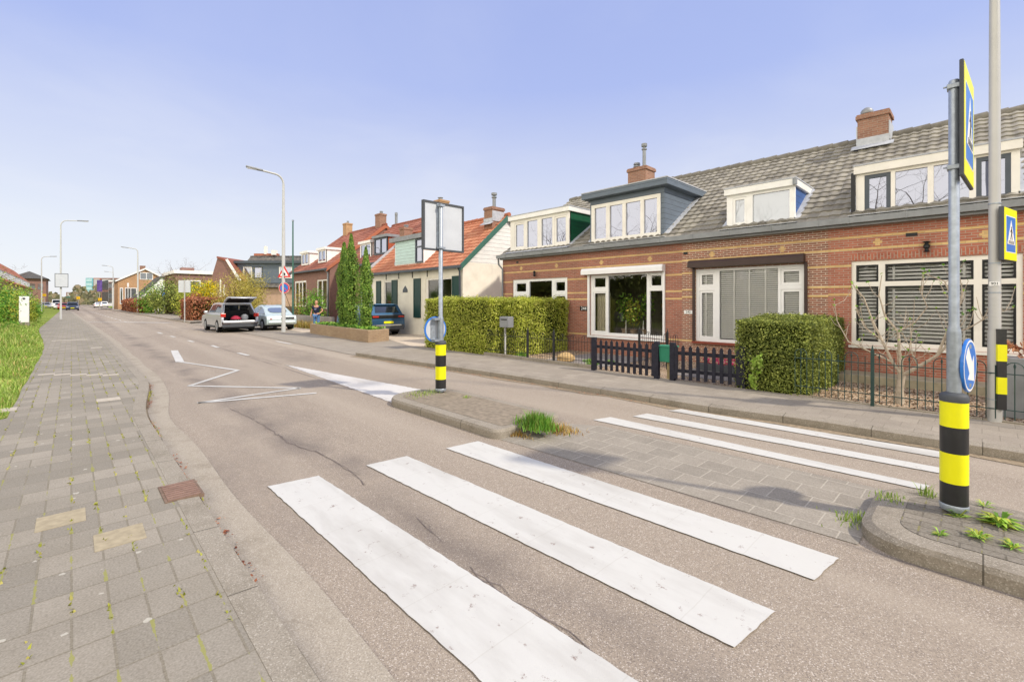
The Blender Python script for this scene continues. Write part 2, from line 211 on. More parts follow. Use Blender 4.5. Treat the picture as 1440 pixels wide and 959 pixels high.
# ------------------------------------------------------------------ mesh builder
class B:
    def __init__(s): s.v = []; s.f = []; s.mi = []; s.sm = []
    def add(s, pts, faces, m=0, smooth=False):
        o = len(s.v); s.v += [tuple(p) for p in pts]
        for f in faces: s.f.append([o+i for i in f]); s.mi.append(m); s.sm.append(smooth)
    def poly(s, pts, m=0): s.add(pts, [list(range(len(pts)))], m)
    def box(s, x0, x1, y0, y1, z0, z1, m=0):
        if x0 > x1: x0, x1 = x1, x0
        if y0 > y1: y0, y1 = y1, y0
        if z0 > z1: z0, z1 = z1, z0
        s.add([(x0, y0, z0), (x1, y0, z0), (x1, y1, z0), (x0, y1, z0), (x0, y0, z1), (x1, y0, z1), (x1, y1, z1), (x0, y1, z1)],
              [[0, 3, 2, 1], [4, 5, 6, 7], [0, 1, 5, 4], [1, 2, 6, 5], [2, 3, 7, 6], [3, 0, 4, 7]], m)
    def obox(s, c, a, b, d, m=0):   # centre and three half vectors
        c, a, b, d = map(Vector, (c, a, b, d))
        p = [c-a-b-d, c+a-b-d, c+a+b-d, c-a+b-d, c-a-b+d, c+a-b+d, c+a+b+d, c-a+b+d]
        s.add(p, [[0, 3, 2, 1], [4, 5, 6, 7], [0, 1, 5, 4], [1, 2, 6, 5], [2, 3, 7, 6], [3, 0, 4, 7]], m)
    def ext(s, pts, vec, m=0, smooth=False):   # polygon pts (3d) extruded by vec
        n = len(pts); a = [Vector(p) for p in pts]; b = [p+Vector(vec) for p in a]
        s.add(a+b, [list(range(n))[::-1], list(range(n, 2*n))], m)
        o = len(s.v)-2*n
        for i in range(n): s.f.append([o+i, o+(i+1) % n, o+n+(i+1) % n, o+n+i]); s.mi.append(m); s.sm.append(smooth)
    def tube(s, pts, rad, n=8, m=0, cap=True):
        pts = [Vector(p) for p in pts]; k = len(pts)
        if not isinstance(rad, (list, tuple)): rad = [rad]*k
        o = len(s.v); up = None
        for i, p in enumerate(pts):
            t = (pts[min(i+1, k-1)]-pts[max(i-1, 0)]).normalized()
            if up is None: up = Vector((1, 0, 0)) if abs(t.x) < .9 else Vector((0, 1, 0))
            a = (up-t*up.dot(t)); a = a.normalized() if a.length > 1e-6 else t.orthogonal().normalized(); b = t.cross(a); up = a
            for j in range(n):
                q = 2*PI*j/n; s.v.append(tuple(p+(a*math.cos(q)+b*math.sin(q))*rad[i]))
        for i in range(k-1):
            for j in range(n): s.f.append([o+i*n+j, o+i*n+(j+1) % n, o+(i+1)*n+(j+1) % n, o+(i+1)*n+j]); s.mi.append(m); s.sm.append(n > 4)
        if cap:
            s.f.append([o+j for j in range(n)][::-1]); s.mi.append(m); s.sm.append(False)
            s.f.append([o+(k-1)*n+j for j in range(n)]); s.mi.append(m); s.sm.append(False)
    def lathe(s, c, prof, n=20, m=0):
        s.tube_prof(c, prof, n, m)
    def tube_prof(s, c, prof, n, m):
        o = len(s.v); k = len(prof)
        for r, z in prof:
            for j in range(n): q = 2*PI*j/n; s.v.append((c[0]+r*math.cos(q), c[1]+r*math.sin(q), c[2]+z))
        for i in range(k-1):
            for j in range(n): s.f.append([o+i*n+j, o+i*n+(j+1) % n, o+(i+1)*n+(j+1) % n, o+(i+1)*n+j]); s.mi.append(m); s.sm.append(True)
        s.f.append([o+j for j in range(n)][::-1]); s.mi.append(m); s.sm.append(False); s.f.append([o+(k-1)*n+j for j in range(n)]); s.mi.append(m); s.sm.append(False)
    def plate(s, x0, x1, z0, z1, y, dep, holes=(), m=0, rev=None, outer=True):   # wall facing -y with openings and their reveals
        xs = sorted({x0, x1, *[min(max(h[i], x0), x1) for h in holes for i in (0, 1)]}); zs = sorted({z0, z1, *[min(max(h[i], z0), z1) for h in holes for i in (2, 3)]})
        for a, b in zip(xs, xs[1:]):
            for c, d in zip(zs, zs[1:]):
                mx, mz = (a+b)/2, (c+d)/2
                if any(h[0] < mx < h[1] and h[2] < mz < h[3] for h in holes): continue
                s.poly([(a, y, c), (b, y, c), (b, y, d), (a, y, d)], m)
        rm = m if rev is None else rev
        for h in holes:
            a, b, c, d = h[:4]; e = y+dep
            s.poly([(a, y, c), (a, y, d), (a, e, d), (a, e, c)], rm); s.poly([(b, y, d), (b, y, c), (b, e, c), (b, e, d)], rm)
            s.poly([(b, y, c), (a, y, c), (a, e, c), (b, e, c)], rm); s.poly([(a, y, d), (b, y, d), (b, e, d), (a, e, d)], rm)
        if outer:
            e = y+dep
            s.poly([(x0, e, z0), (x0, e, z1), (x0, y, z1), (x0, y, z0)], m); s.poly([(x1, y, z0), (x1, y, z1), (x1, e, z1), (x1, e, z0)], m)
            s.poly([(x0, y, z1), (x0, e, z1), (x1, e, z1), (x1, y, z1)], m); s.poly([(x0, e, z0), (x0, y, z0), (x1, y, z0), (x1, e, z0)], m)
    def leaf(s, c, n, size, m, asp=1.0, roll=None):
        n = Vector(n); n = n.normalized() if n.length else Vector((0, 0, 1)); a = n.orthogonal().normalized(); b = n.cross(a); q = rnd.random()*PI*2 if roll is None else roll
        a, b = a*math.cos(q)+b*math.sin(q), b*math.cos(q)-a*math.sin(q); c = Vector(c); a *= size*.5; b *= size*.5*asp
        o = len(s.v); s.v += [tuple(c-a), tuple(c-b), tuple(c+a), tuple(c+b)]; s.f.append([o, o+1, o+2, o+3]); s.mi.append(m); s.sm.append(False)
    def flat(s, o, ax, up, pts, t0, t1, m=0):   # 2d polygon on a sign face, standing t0..t1 proud of it
        o, ax, up = Vector(o), Vector(ax).normalized(), Vector(up); n = ax.cross(up).normalized()
        s.ext([o+ax*a+up*b+n*t0 for a, b in pts], n*(t1-t0), m)
    def build(s, name, mats, parent=None, bevel=0, seg=2, sharp=40):
        me = bpy.data.meshes.new(name); org = Vector((0, 0, 0)); p = parent
        while p: org += p.location; p = p.parent
        me.from_pydata([(x-org.x, y-org.y, z-org.z) for x, y, z in s.v], [], s.f)
        for x in (mats if isinstance(mats, (list, tuple)) else [mats]): me.materials.append(x)
        me.polygons.foreach_set('material_index', s.mi); me.polygons.foreach_set('use_smooth', s.sm); me.update()
        if any(s.sm): me.set_sharp_from_angle(angle=math.radians(sharp))
        o = bpy.data.objects.new(name, me); COL.objects.link(o); o.parent = parent
        if bevel:
            q = o.modifiers.new('bevel', 'BEVEL'); q.width = bevel; q.segments = seg; q.limit_method = 'ANGLE'; q.angle_limit = math.radians(35)
        return o
def tag(o, label=None, cat=None, group=None, kind=None):
    if label: o['label'] = label
    if cat: o['category'] = cat
    if group: o['group'] = group
    if kind: o['kind'] = kind
    return o
def thing(name, label, cat, loc=(0, 0, 0), group=None):
    o = bpy.data.objects.new(name, None); o.empty_display_size = .3; COL.objects.link(o); o.location = loc; return tag(o, label, cat, group)
def struct(b, name, mats, bevel=0): return tag(b.build(name, mats, None, bevel), kind='structure')
def copy_tree(o, parent=None):
    c = o.copy(); COL.objects.link(c)
    if parent: c.parent = parent
    for ch in list(o.children): copy_tree(ch, c)
    return c
def textmesh(name, s, size, mtx, m, parent, ext=.002):
    cu = bpy.data.curves.new(name, 'FONT'); cu.body = s; cu.size = size; cu.align_x = 'CENTER'; cu.align_y = 'CENTER'; cu.extrude = ext; cu.resolution_u = 3
    t = bpy.data.objects.new(name, cu); COL.objects.link(t); dg = bpy.context.evaluated_depsgraph_get(); me = bpy.data.meshes.new_from_object(t.evaluated_get(dg)); bpy.data.objects.remove(t)
    org = Vector((0, 0, 0)); p = parent
    while p: org += p.location; p = p.parent
    me.transform(Matrix.Translation(-org) @ mtx); me.materials.clear(); me.materials.append(m); o = bpy.data.objects.new(name, me); COL.objects.link(o); o.parent = parent; return o
def facing(loc, ax, up=(0, 0, 1)):   # text frame: reads along ax
    ax = Vector(ax).normalized(); up = Vector(up); n = ax.cross(up); m = Matrix((ax, up, n)).transposed().to_4x4(); m.translation = loc; return m
def circ(r, n=28, cx=0, cz=0): return [(cx+r*math.cos(2*PI*i/n), cz+r*math.sin(2*PI*i/n)) for i in range(n)]

# ------------------------------------------------------------------ ground, road, pavements
b = B(); b.poly([(-1500, -900, -.06), (600, -900, -.06), (600, 1500, -.06), (-1500, 1500, -.06)]); struct(b, 'ground', M['grass_base'])
b = B(); xs = [60-4*i for i in range(121)]
for a, c in zip(xs, xs[1:]): b.poly([(c, -1.2+bend(c), 0), (a, -1.2+bend(a), 0), (a, 12+bend(a), 0), (c, 12+bend(c), 0)])
struct(b, 'road', M['asphalt'])
fx = [12-.4*i for i in range(100)]+[-28-4*i for i in range(96)]
def ribbon(b, f0, f1, z0, z1, xs, m=0, side0=None, side1=None):
    for a, c in zip(xs, xs[1:]):
        b.add([(c, f0(c), z0), (a, f0(a), z0), (a, f1(a), z1), (c, f1(c), z1)], [[0, 1, 2, 3]], m, True)
        if side0 is not None: b.add([(c, f0(c), side0), (a, f0(a), side0), (a, f0(a), z0), (c, f0(c), z0)], [[0, 1, 2, 3]], m)
        if side1 is not None: b.add([(a, f1(a), side1), (c, f1(c), side1), (c, f1(c), z1), (a, f1(a), z1)], [[0, 1, 2, 3]], m)
def grass_l(x): return -.66-.75*sm(20, 42, -x) - 2.6*sm(-9.6, -8.0, x)*1.0 - .015*math.sin(x*2.1)*math.sin(x*.7+1)
b = B(); ribbon(b, grass_l, kerb_l, .10, .10, fx); struct(b, 'left_pavement', M['pave_l'])
b = B(); ribbon(b, lambda x: kerb_l(x)-.002, lambda x: kerb_l(x)+.15, .103, .095, fx, 0, .05, -.01); struct(b, 'left_kerb', M['kerb_l'])
b = B(); ribbon(b, lambda x: kerb_l(x)+.15, lambda x: kerb_l(x)+.195, .006, .006, fx); struct(b, 'left_gutter_dirt', M['dirt'])
b = B(); ribbon(b, lambda x: kerb_l(x)+.185+.01*math.sin(x*5), lambda x: kerb_l(x)+.44+.02*math.sin(x*1.7), .012, .009, fx); struct(b, 'left_gutter', M['gut'])
# pale replaced slabs in the pavement, as flush slabs
b = B()
for x, y in ((-5.0, -.19), (-4.36, .11)): b.box(x+.004, x+.296, y, y+.27, .09, .104)
struct(b, 'pale_pavement_slabs', mat('pale_slab', '#a89c82', .9, .15, 18, .2, 0, .3))
b = B()
for i in range(5): b.box(-14.85+.28*i, -14.66+.28*i, -.54+.26*i, -.27+.26*i, .09, .104)
b.box(-27.3, -27.0, -.6, .5, .09, .104)
b.box(-10.4, -10.1, .3, .6, .09, .104); b.box(-22.2, -21.9, .5, .8, .09, .104); b.box(-10.5, -10.2, -.9, -.6, .09, .104)
struct(b, 'light_pavement_slabs', mat('light_slab', '#b9b0a0', .9, .12, 18, .2, 0, .3))
# right pavement
rx = [x for x in fx if x > -14.3]
b = B(); ribbon(b, lambda x: kerb_r(x)+.15, lambda x: 9.06, .12, .12, rx); struct(b, 'right_pavement', M['pave_r'])
b = B(); ribbon(b, kerb_r, lambda x: kerb_r(x)+.146, .10, .125, rx, 0, -.01); 
b.poly([(rx[-1], kerb_r(rx[-1]), 0), (rx[-1], kerb_r(rx[-1]), .1), (rx[-1], 9.06, .12), (rx[-1], 9.06, 0)]); struct(b, 'right_kerb', M['kerb'])
b = B(); ribbon(b, lambda x: kerb_r(x)-.16-.05*math.sin(x*3.1)-.03*math.sin(x*7), lambda x: kerb_r(x)-.003, .006, .006, [x for x in rx if x < 3]); struct(b, 'right_gutter_dirt', mat('leafy_gutter_dirt', '#94856f', .95, .3, 20, .1, 0, .5))
mx = [x for x in fx if -46 < x <= -14.2]; mx = [-14.28]+mx
b = B(); ribbon(b, lambda x: 6.6+.25*sm(14, 27, -x)+bend(x)*.6, lambda x: 20, .012, .012, mx); struct(b, 'forecourt_paving', slabs('forecourt_slabs', '#9a9082', '#a59b8c', '#8a8071', mo=.004))
farx = [x for x in fx if x <= -44]
b = B(); ribbon(b, lambda x: kerb_r(x)+.1, lambda x: kerb_r(x)+2.6, .11, .11, farx, 0, -.01, 0); struct(b, 'far_pavement', M['pave_r'])
b = B(); ribbon(b, lambda x: -14.0, lambda x: grass_l(x)+.003, .085, .085, [x for x in fx if x < -8.2]); b.poly([(14, -14, .085), (14, -3.2, .085), (-8.2, -3.2, .085), (-8.2, -14, .085)][::-1]); struct(b, 'left_verge_ground', M['grass_base'])
b = B(); b.poly([(-14.3, 9.06, .10), (14, 9.06, .10), (14, 14, .10), (-14.3, 14, .10)]); struct(b, 'garden_ground', M['gravel'])
b = B(); b.box(-8.6, -6.6, 9.6, 11.9, .09, .115); b.box(-4.9, -3.2, 9.7, 11.9, .09, .115); struct(b, 'garden_paving', mat('garden_slabs', '#8a8480', .9, .2, 5, .2, 0, .2))
b = B(); b.box(-10.6, -6.45, 9.06, 9.16, .09, .2); b.box(-2.3, 6, 9.02, 9.07, .09, .14); struct(b, 'garden_edging', M['kerb'])
b = B(); b.box(-2.2, 4.4, 11.45, 12.19, .02, .26); struct(b, 'house_terrace_step', mat('step_concrete', '#a79d86', .9, .2, 5, .2, 0, .3, ('#6e6653', .6)), .01)
# pale driveway in front of the plastered house
b = B(); b.poly([(-26.5, 10.4, .02), (-18.9, 10.4, .02), (-15.2, 9.4, .02), (-14.4, 13.0, .02), (-26.5, 13.0, .02)]); b.poly([(-33, 9.9, .02), (-26.6, 9.3, .02), (-26.6, 13, .02), (-33, 13, .02)]); struct(b, 'driveway', mat('pale_driveway', '#c4b6a2', .9, .15, 9, .2, 0, .3))
# traffic islands
def rounded(x0, x1, y0, y1, rl, rr, n=8):
    pts = []
    for cx, cy, r, a0 in ((x1, y1, rr, 0), (x0, y1, rl, PI/2), (x0, y0, rl, PI), (x1, y0, rr, 1.5*PI)):
        if r <= 0: pts.append((cx, cy)); continue
        ox = cx-r if cx == x1 else cx+r; oy = cy-r if cy == y1 else cy+r
        pts += [(ox+r*math.cos(a0+PI/2*i/n), oy+r*math.sin(a0+PI/2*i/n)) for i in range(n+1)]
    return pts
def island(outer, inner, nm, matt):
    b = B(); n = len(outer)
    q = [(x, y, -.01) for x, y in outer]+[(x, y, .085) for x, y in outer]
    cx, cy = sum(p[0] for p in outer)/n, sum(p[1] for p in outer)/n
    q += [(x+(cx-x)*.012, y+(cy-y)*.03, .12) for x, y in outer]+[(x, y, .125) for x, y in inner]
    for k in range(3): b.add(q[k*n:(k+2)*n], [[i, (i+1) % n, n+(i+1) % n, n+i] for i in range(n)], 0, False)
    struct(b, 'island_kerb', M['kerb'], .012)
    b = B(); b.poly([(x, y, .128) for x, y in inner]); struct(b, nm, matt)
isl = slabs('island_slabs', '#7d7567', '#8e8577', '#625a4c', w=.21, h=.105, mo=.006, moss='#7f7a4a')
o1 = rounded(-7.25, -4.25, 3.85, 5.12, .5, .12); i1 = rounded(-7.05, -4.35, 4.03, 4.95, .35, .06); island(o1, i1, 'island_paving', mat('weathered_island_paving', '#8d8272', .95, .22, 14, .15, 0, .5, ('#6d6455', .5)))
o2 = rounded(-.64, 9, 4.04, 5.32, .32, .1); i2 = rounded(-.42, 8.9, 4.22, 5.12, .2, .05); island(o2, i2, 'island_paving', isl)
b = B(); b.poly([(-4.45, 3.9, .005), (-.62, 4.06, .005), (-.62, 5.42, .005), (-3.7, 5.36, .005), (-4.3, 5.0, .005)]); struct(b, 'median_paving', M['median'] if 'median' in M else M['pave_m'])
# markings
def marking(b, pts, z=.009, jit=.004, step=.05):
    out = []; n = len(pts)
    for i in range(n):
        p, q = Vector(pts[i]), Vector(pts[(i+1) % n]); k = max(1, int((q-p).length/step)); d = (q-p).normalized() if (q-p).length else p; nn = Vector((-d.y, d.x))
        for j in range(k): out.append(tuple(p+(q-p)*j/k + (nn*rnd.uniform(-jit, jit) if j else nn*0)))
    b.poly([(x, y, z) for x, y in out])
Z = [[(376, 685), (448, 670), (890, 959), (670, 959)], [(515, 655), (572, 642), (1090, 861), (1033, 912)], [(627, 631), (672, 621), (1180, 786), (1145, 817)], [(834, 591), (858, 587), (1308, 684), (1300, 690)], [(890, 586), (910, 582), (1325, 659), (1325, 667)], [(940, 578), (960, 576), (1360, 643), (1350, 648)]]
for i, z in enumerate(Z):
    p = [G(u, v) for u, v in z]
    if i == 0: p = [(-4.69, 1.33), (-4.62, 1.78), (-1.0, 1.87), (-1.06, 1.36)]
    if i == 5: p = [(-3.49, 6.86), (-3.39, 7.1), (-.1, 7.26), (-.1, 6.98)]
    b = B(); marking(b, p); struct(b, 'zebra_stripe', M['white_paint'])
b = B(); marking(b, [G(400, 513), (-7.75, 4.98), (-6.85, 4.9), (-6.85, 3.97)], .007, .015); struct(b, 'white_hatch_wedge', M['worn_paint'])
def stroke(b, p, q, w):
    p, q = Vector(p), Vector(q); d = (q-p).normalized(); n = Vector((-d.y, d.x))*w/2; marking(b, [p-n, q-n, q+n, p+n][::1], .008, .003, .4)
b = B(); zz = [G(u, v) for u, v in ((245, 493), (253, 509), (335, 521), (266, 543), (422, 546), (278, 567), (445, 553))]
for i, (p, q) in enumerate(zip(zz, zz[1:])): stroke(b, p, q, .2 if i == 0 else .1)
struct(b, 'zigzag_line', M['white_paint'])
for u0, v0, u1, v1 in ((349, 500, 335, 496.5), (307, 489, 298, 486), (272, 481, 265, 479), (246, 474.3, 240, 472.7), (228, 469.3, 222, 467.6), (388, 480, 410, 484)):
    b = B(); stroke(b, G(u0, v0), G(u1, v1), .12); struct(b, 'centre_dash', M['white_paint'])
for k in range(14): b = B(); x = -50-4.5*k; stroke(b, (x, 3.7+bend(x)), (x-2, 3.7+bend(x-2)), .12); struct(b, 'centre_dash', M['white_paint'])
b = B(); stroke(b, G(105, 453), G(176, 453.4), .3); stroke(b, G(178, 453.2), G(240, 454), .5); struct(b, 'give_way_line', M['white_paint'])
# cracks and tar seams
def crack(pts, w, nm='road_crack'):
    b = B()
    for rep in range(3): crack_line(b, pts, w*(.3 if rep else .5), .018+.012*rep, rep)
    struct(b, nm, MC.get('tar') or mat('tar', '#756b65', .8, .3, 20, .2))
def crack_line(b, pts, w, jt, rep):
    P = []
    for p, q in zip(pts, pts[1:]):
        p, q = Vector(p), Vector(q); n = max(2, int((q-p).length/.12))
        P += [p+(q-p)*i/n+Vector((rnd.uniform(-jt, jt), rnd.uniform(-jt, jt))) for i in range(n)]
    z = .004+.0006*rep
    for p, q in zip(P, P[1:]):
        if rep and rnd.random() < .45: continue
        d = (q-p).normalized(); n = Vector((-d.y, d.x))*w*rnd.uniform(.3, 1)*.5
        b.poly([(*(p-n), z), (*(q-n), z), (*(q+n), z), (*(p+n), z)])
crack([G(u, v) for u, v in ((320, 573), (370, 597), (405, 622), (455, 640), (500, 668), (520, 690))], .02); crack([G(u, v) for u, v in ((585, 730), (612, 750), (632, 780))], .016); crack([G(u, v) for u, v in ((660, 800), (720, 842), (800, 890), (880, 955))], .02)
crack([G(u, v) for u, v in ((395, 512), (350, 500), (300, 487))], .02)
# drain grate
g = thing('drain_grate', 'rusty brown drain grate set into the left pavement kerb', 'drain grate', (-4.86, .68, .1)); b = B(); b.box(-5.08, -4.64, .55, .82, .08, .108)
b.build('frame', mat('rust_iron', '#85705f', .8, .25, 16, .3, .3, .3), g); b = B()
for i in range(8): b.box(-5.05+.052*i, -5.02+.052*i, .57, .80, .108, .116)
b.build('grille', mat('rust_bar', '#94796a', .75, .2, 20, .3, .3), g)
# ------------------------------------------------------------------ street furniture
def bollard_parts(t, x, y, z=.125, k=1.0):
    prof = [('post_foot', M['galv'], [(.05, 0), (.05, .03), (.112, .03), (.118, .05), (.118, .07), (.112, .078)]),
            ('black_band', M['blk_plastic'], [(.113, .07), (.113, .24)]), ('yellow_band', M['yel'], [(.1135, .24), (.1135, .468)]), ('black_band', M['blk_plastic'], [(.113, .468), (.113, .668)]),
            ('yellow_band', M['yel'], [(.1135, .668), (.1135, .858)]), ('bollard_cap', M['clad'], [(.116, .858), (.118, .87), (.118, .9), (.105, .915), (.062, .93)])]
    for nm, m, p in prof: b = B(); b.lathe((x, y, z), [(r*k, h) for r, h in p], 28); b.build(nm, m, t)
def ped(b, s, m_w, m_k, o, ax, up, t):   # crossing pictogram: white triangle, walking figure, stripes
    b.flat(o, ax, up, [(-.42*s, -.32*s), (.42*s, -.32*s), (0, .46*s)], t, t+.002, m_w)
    t += .002
    k = lambda pts: b.flat(o, ax, up, [(p*s, q*s) for p, q in pts], t, t+.002, m_k)
    k(circ(.035, 10, .02, .22)); k([(-.02, .18), (.06, .18), (.05, 0), (-.02, 0)]); k([(-.02, .02), (.02, .02), (-.07, -.18), (-.11, -.16)]); k([(.02, .02), (.06, .02), (.11, -.16), (.07, -.18)])
    k([(.04, .17), (.06, .14), (.13, .05), (.11, .03)]); k([(-.02, .17), (-.03, .13), (-.1, .06), (-.12, .08)])
    for i in range(5): a = -.28+.125*i; k([(a, -.3), (a+.06, -.3), (a+.05, -.2), (a+.01, -.2)])
def crossing_board(t, o, ax, w, h, th):
    ax = Vector(ax).normalized(); n = ax.cross(Vector((0, 0, 1))); o = Vector(o)
    p = t if isinstance(t, bpy.types.Object) else None
    b = B(); b.obox(o-n*th/2, ax*w/2, (0, 0, h/2), n*th/2); s = b.build('crossing_sign', M['clad'], p, .006)
    b = B(); c = .012; r = [(-w/2+c, -h/2+c), (w/2-c, -h/2+c), (w/2-c, h/2-c), (-w/2+c, h/2-c)]
    b.flat(o, ax, (0, 0, 1), r, .001, .003, 0); f = w*.5-.085; g = min(h*.5-.09, f*1.1); b.flat(o, ax, (0, 0, 1), [(-f, -g), (f, -g), (f, g), (-f, g)], .003, .0045, 2)
    f -= .012; g -= .012; b.flat(o, ax, (0, 0, 1), [(-f, -g), (f, -g), (f, g), (-f, g)], .0045, .006, 1); ped(b, f*2.0, 2, 3, o, ax, (0, 0, 1), .006)
    b.build('sign_face', [M['yel'], M['blue'], M['signwhite'], M['black']], s)
def disc(b, c, n, r0, th, m=0, k=32):
    n = Vector(n).normalized(); a = n.orthogonal().normalized(); d = n.cross(a); c = Vector(c)
    b.ext([c+(a*math.cos(2*PI*i/k)+d*math.sin(2*PI*i/k))*r0 for i in range(k)], n*th, m)
# right island post
t = thing('crossing_sign_post', 'post on the foreground island bollard, with a blue arrow disc and edge-on crossing board', 'sign post', (-.15, 4.88, .125), 'crossing sign posts on the traffic islands')
bollard_parts(t, -.15, 4.88, k=.73)
b = B(); b.lathe((-.15, 4.88, 0), [(.043, 1.03), (.043, 1.5), (.040, 1.53), (.032, 1.56), (.032, 3.44), (.027, 3.45)], 24); b.build('pole', M['galv'], t)
for z in (3.4, 2.78): b = B(); b.box(-.19, -.113, 4.84, 4.93, z-.018, z+.018); b.tube([(-.19, 4.85, z), (-.21, 4.85, z)], .008, 6); b.build('bracket', M['galv'], t, .004)
crossing_board(t, (-.072, 5.07, 3.11), (.043, .70, 0), .71, .86, .024)
dn = Vector((.987, -.16, 0)); dc = Vector((-.065, 5.04, 1.25))
b = B(); disc(b, dc-dn*.02, dn, .208, .02); kd = b.build('keep_side_sign', M['blue'], t, .004); b = B(); ax = Vector((.16, .987, 0)); up = Vector((0, 0, 1))
b.flat(dc, ax, up, [(p*1.0, q) for p, q in circ(.2)], .001, .002, 1); b.flat(dc, ax, up, circ(.185), .002, .003, 0)
ar = [(-.11, .12), (-.07, .15), (.05, .02), (.1, .07), (.11, -.13), (-.09, -.1), (-.04, -.06), (-.15, .07)]
b.flat(dc, ax, up, ar, .003, .0045, 1); b.build('sign_face', [M['blue'], M['signwhite']], kd)
for z in (1.1, 1.4): b = B(); b.obox((-.115, 4.96, z), (.05, .06, 0), (.008, -.007, 0), (0, 0, .015)); b.build('bracket', M['galv'], t)
# far island post
t = thing('crossing_sign_post', 'post on the middle island bollard, its white sign board seen from behind', 'sign post', (-6.74, 4.75, .125), 'crossing sign posts on the traffic islands')
bollard_parts(t, -6.74, 4.75, k=.84)
b = B(); b.lathe((-6.74, 4.75, 0), [(.052, 1.03), (.052, 1.42), (.048, 1.46), (.038, 1.49), (.038, 3.48), (.032, 3.49)], 24); b.build('pole', M['galv'], t)
b = B(); b.box(-6.835, -6.79, 4.42, 5.29, 2.67, 3.52); sb = b.build('crossing_sign', M['signback'], t, .004); b = B()
for y0, y1, z0, z1 in ((4.41, 4.44, 2.66, 3.53), (5.27, 5.30, 2.66, 3.53), (4.44, 5.27, 2.66, 2.69), (4.44, 5.27, 3.50, 3.53)): b.box(-6.84, -6.77, y0, y1, z0, z1)
b.build('edge_frame', M['clad'], sb); b = B()
b.box(-6.79, -6.77, 4.69, 4.81, 2.69, 3.5); b.box(-6.80, -6.68, 4.69, 4.81, 2.69, 2.72); b.box(-6.80, -6.68, 4.70, 4.80, 3.44, 3.48); b.build('bracket', M['galv'], t)
b = B(); disc(b, (-6.83, 4.69, 1.25), (1, 0, 0), .232, .02); kd = b.build('keep_side_sign', M['blue'], t); b = B(); disc(b, (-6.811, 4.69, 1.25), (1, 0, 0), .205, .004); b.build('sign_back', M['signback'], kd)
b = B()
for z in (1.06, 1.44): b.box(-6.81, -6.70, 4.6, 4.78, z-.02, z+.02)
b.box(-6.81, -6.795, 4.58, 4.66, 1.06, 1.44); b.build('bracket', M['galv'], t)
# lamps
def lamp(label, x, y, h, arm, r0, r1, m, sgn=-1, group='street lamps along the road', reach=1.2, z0=.1, tilt=.0):
    t = thing('street_lamp', label, 'street lamp', (x, y, z0), group)
    b = B(); b.tube([(x, y, z0-.05), (x, y, z0+1.2), (x, y, z0+1.25), (x, y, h*.6), (x, y, h-.5)], [r0, r0*.96, r0*.86, (r0+r1)/2, r1], 14)
    pts = [(x, y, h-.5)]+[(x, y+sgn*(.45*(1-math.cos(a))), h-.5+.5*math.sin(a)+tilt*.1*a) for a in [PI/2*i/6 for i in range(1, 7)]]+[(x, y+sgn*(.45+reach*.45), h+.06)]
    b.tube(pts, r1*.9, 10); b.build('pole', m, t)
    ye = y+sgn*(.45+reach*.4); b = B(); b.ext([(x-.08, ye, h+.02), (x+.08, ye, h+.02), (x+.11, ye+sgn*.2, h+.02), (x+.09, ye+sgn*.8, h+.08), (x-.09, ye+sgn*.8, h+.08), (x-.11, ye+sgn*.2, h+.02)], (0, 0, .09)); hd = b.build('lamp_head', M['zinc'], t, .02)
    b = B(); b.box(x-.07, x+.07, ye+sgn*.3, ye+sgn*.75, h+.03, h+.05); b.build('lamp_glass', M['signwhite'], hd)
    return t
t = lamp('street lamp at the right with a yellow crossing sign, striped marker board and sticker 901', .12, 9.05, 9.0, 1, .074, .036, M['lampgrey'], z0=.12)
for z in (3.08, 2.27, 1.87, .42): b = B(); b.lathe((.12, 9.05, z-.008), [(.0755 if z < 1.3 else .066, 0), (.0755 if z < 1.3 else .066, .016)], 18); b.build('clamp_band', M['galv'], t)
crossing_board(t, (.27, 9.2, 2.66), (.22, .97, 0), .62, .72, .05)
b = B(); b.obox((.178, 8.985, .84), (.042, .015, 0), (-.011, .03, 0), (0, 0, .54)); mk = b.build('marker_board', M['blk_plastic'], t)
for z in (.62, 1.06): b = B(); b.obox((.179, 8.982, z), (.044, .0157, 0), (-.011, .03, 0), (0, 0, .112)); b.build('yellow_band', M['yel'], mk)
fv = Vector((.12, 9.05, 0)); tv = Vector((0, 0, 0))-fv; tv.z = 0; tv.normalize(); rx_ = Vector((-tv.y, tv.x, 0))
b = B(); b.obox(fv+tv*.068+Vector((0, 0, 1.87+.12)), rx_*.05, (0, 0, .028), tv*.004); lb = b.build('number_sticker', M['signwhite'], t); textmesh('number', '901', .05, facing(fv+tv*.073+Vector((0, 0, 1.99)), rx_), M['black'], lb)
t = lamp('tall street lamp beside the open-tailgate car, with triangle warning and no parking signs', -27.0, 8.47, 8.75, 1, .11, .06, M['lampwhite'], reach=1.5)
def tri(s): return [(-s*.5, -s*.29), (s*.5, -s*.29), (0, s*.58)]
o = Vector((-26.9, 8.47, 3.30)); ax = Vector((.72, .70, 0)); b = B(); n = ax.cross(up); b.flat(o, ax, up, tri(.74), -.02, 0, 0); w_ = b.build('warning_sign', M['red'], t); b = B(); b.flat(o, ax, up, tri(.47), .001, .003, 0); b.flat(o+up*-.03, ax, up, [(-.05, -.07), (.06, -.09), (.08, 0), (0, .1), (-.04, .05)], .003, .005, 1); b.build('sign_face', [M['signwhite'], M['black']], w_)
o = Vector((-26.9, 8.47, 2.5)); b = B(); b.flat(o, ax, up, circ(.31), -.02, 0, 0); w_ = b.build('no_parking_sign', M['red'], t); b = B(); b.flat(o, ax, up, circ(.305), .001, .002, 2); b.flat(o, ax, up, circ(.29), .002, .003, 1); b.flat(o, ax, up, circ(.225), .003, .004, 0)
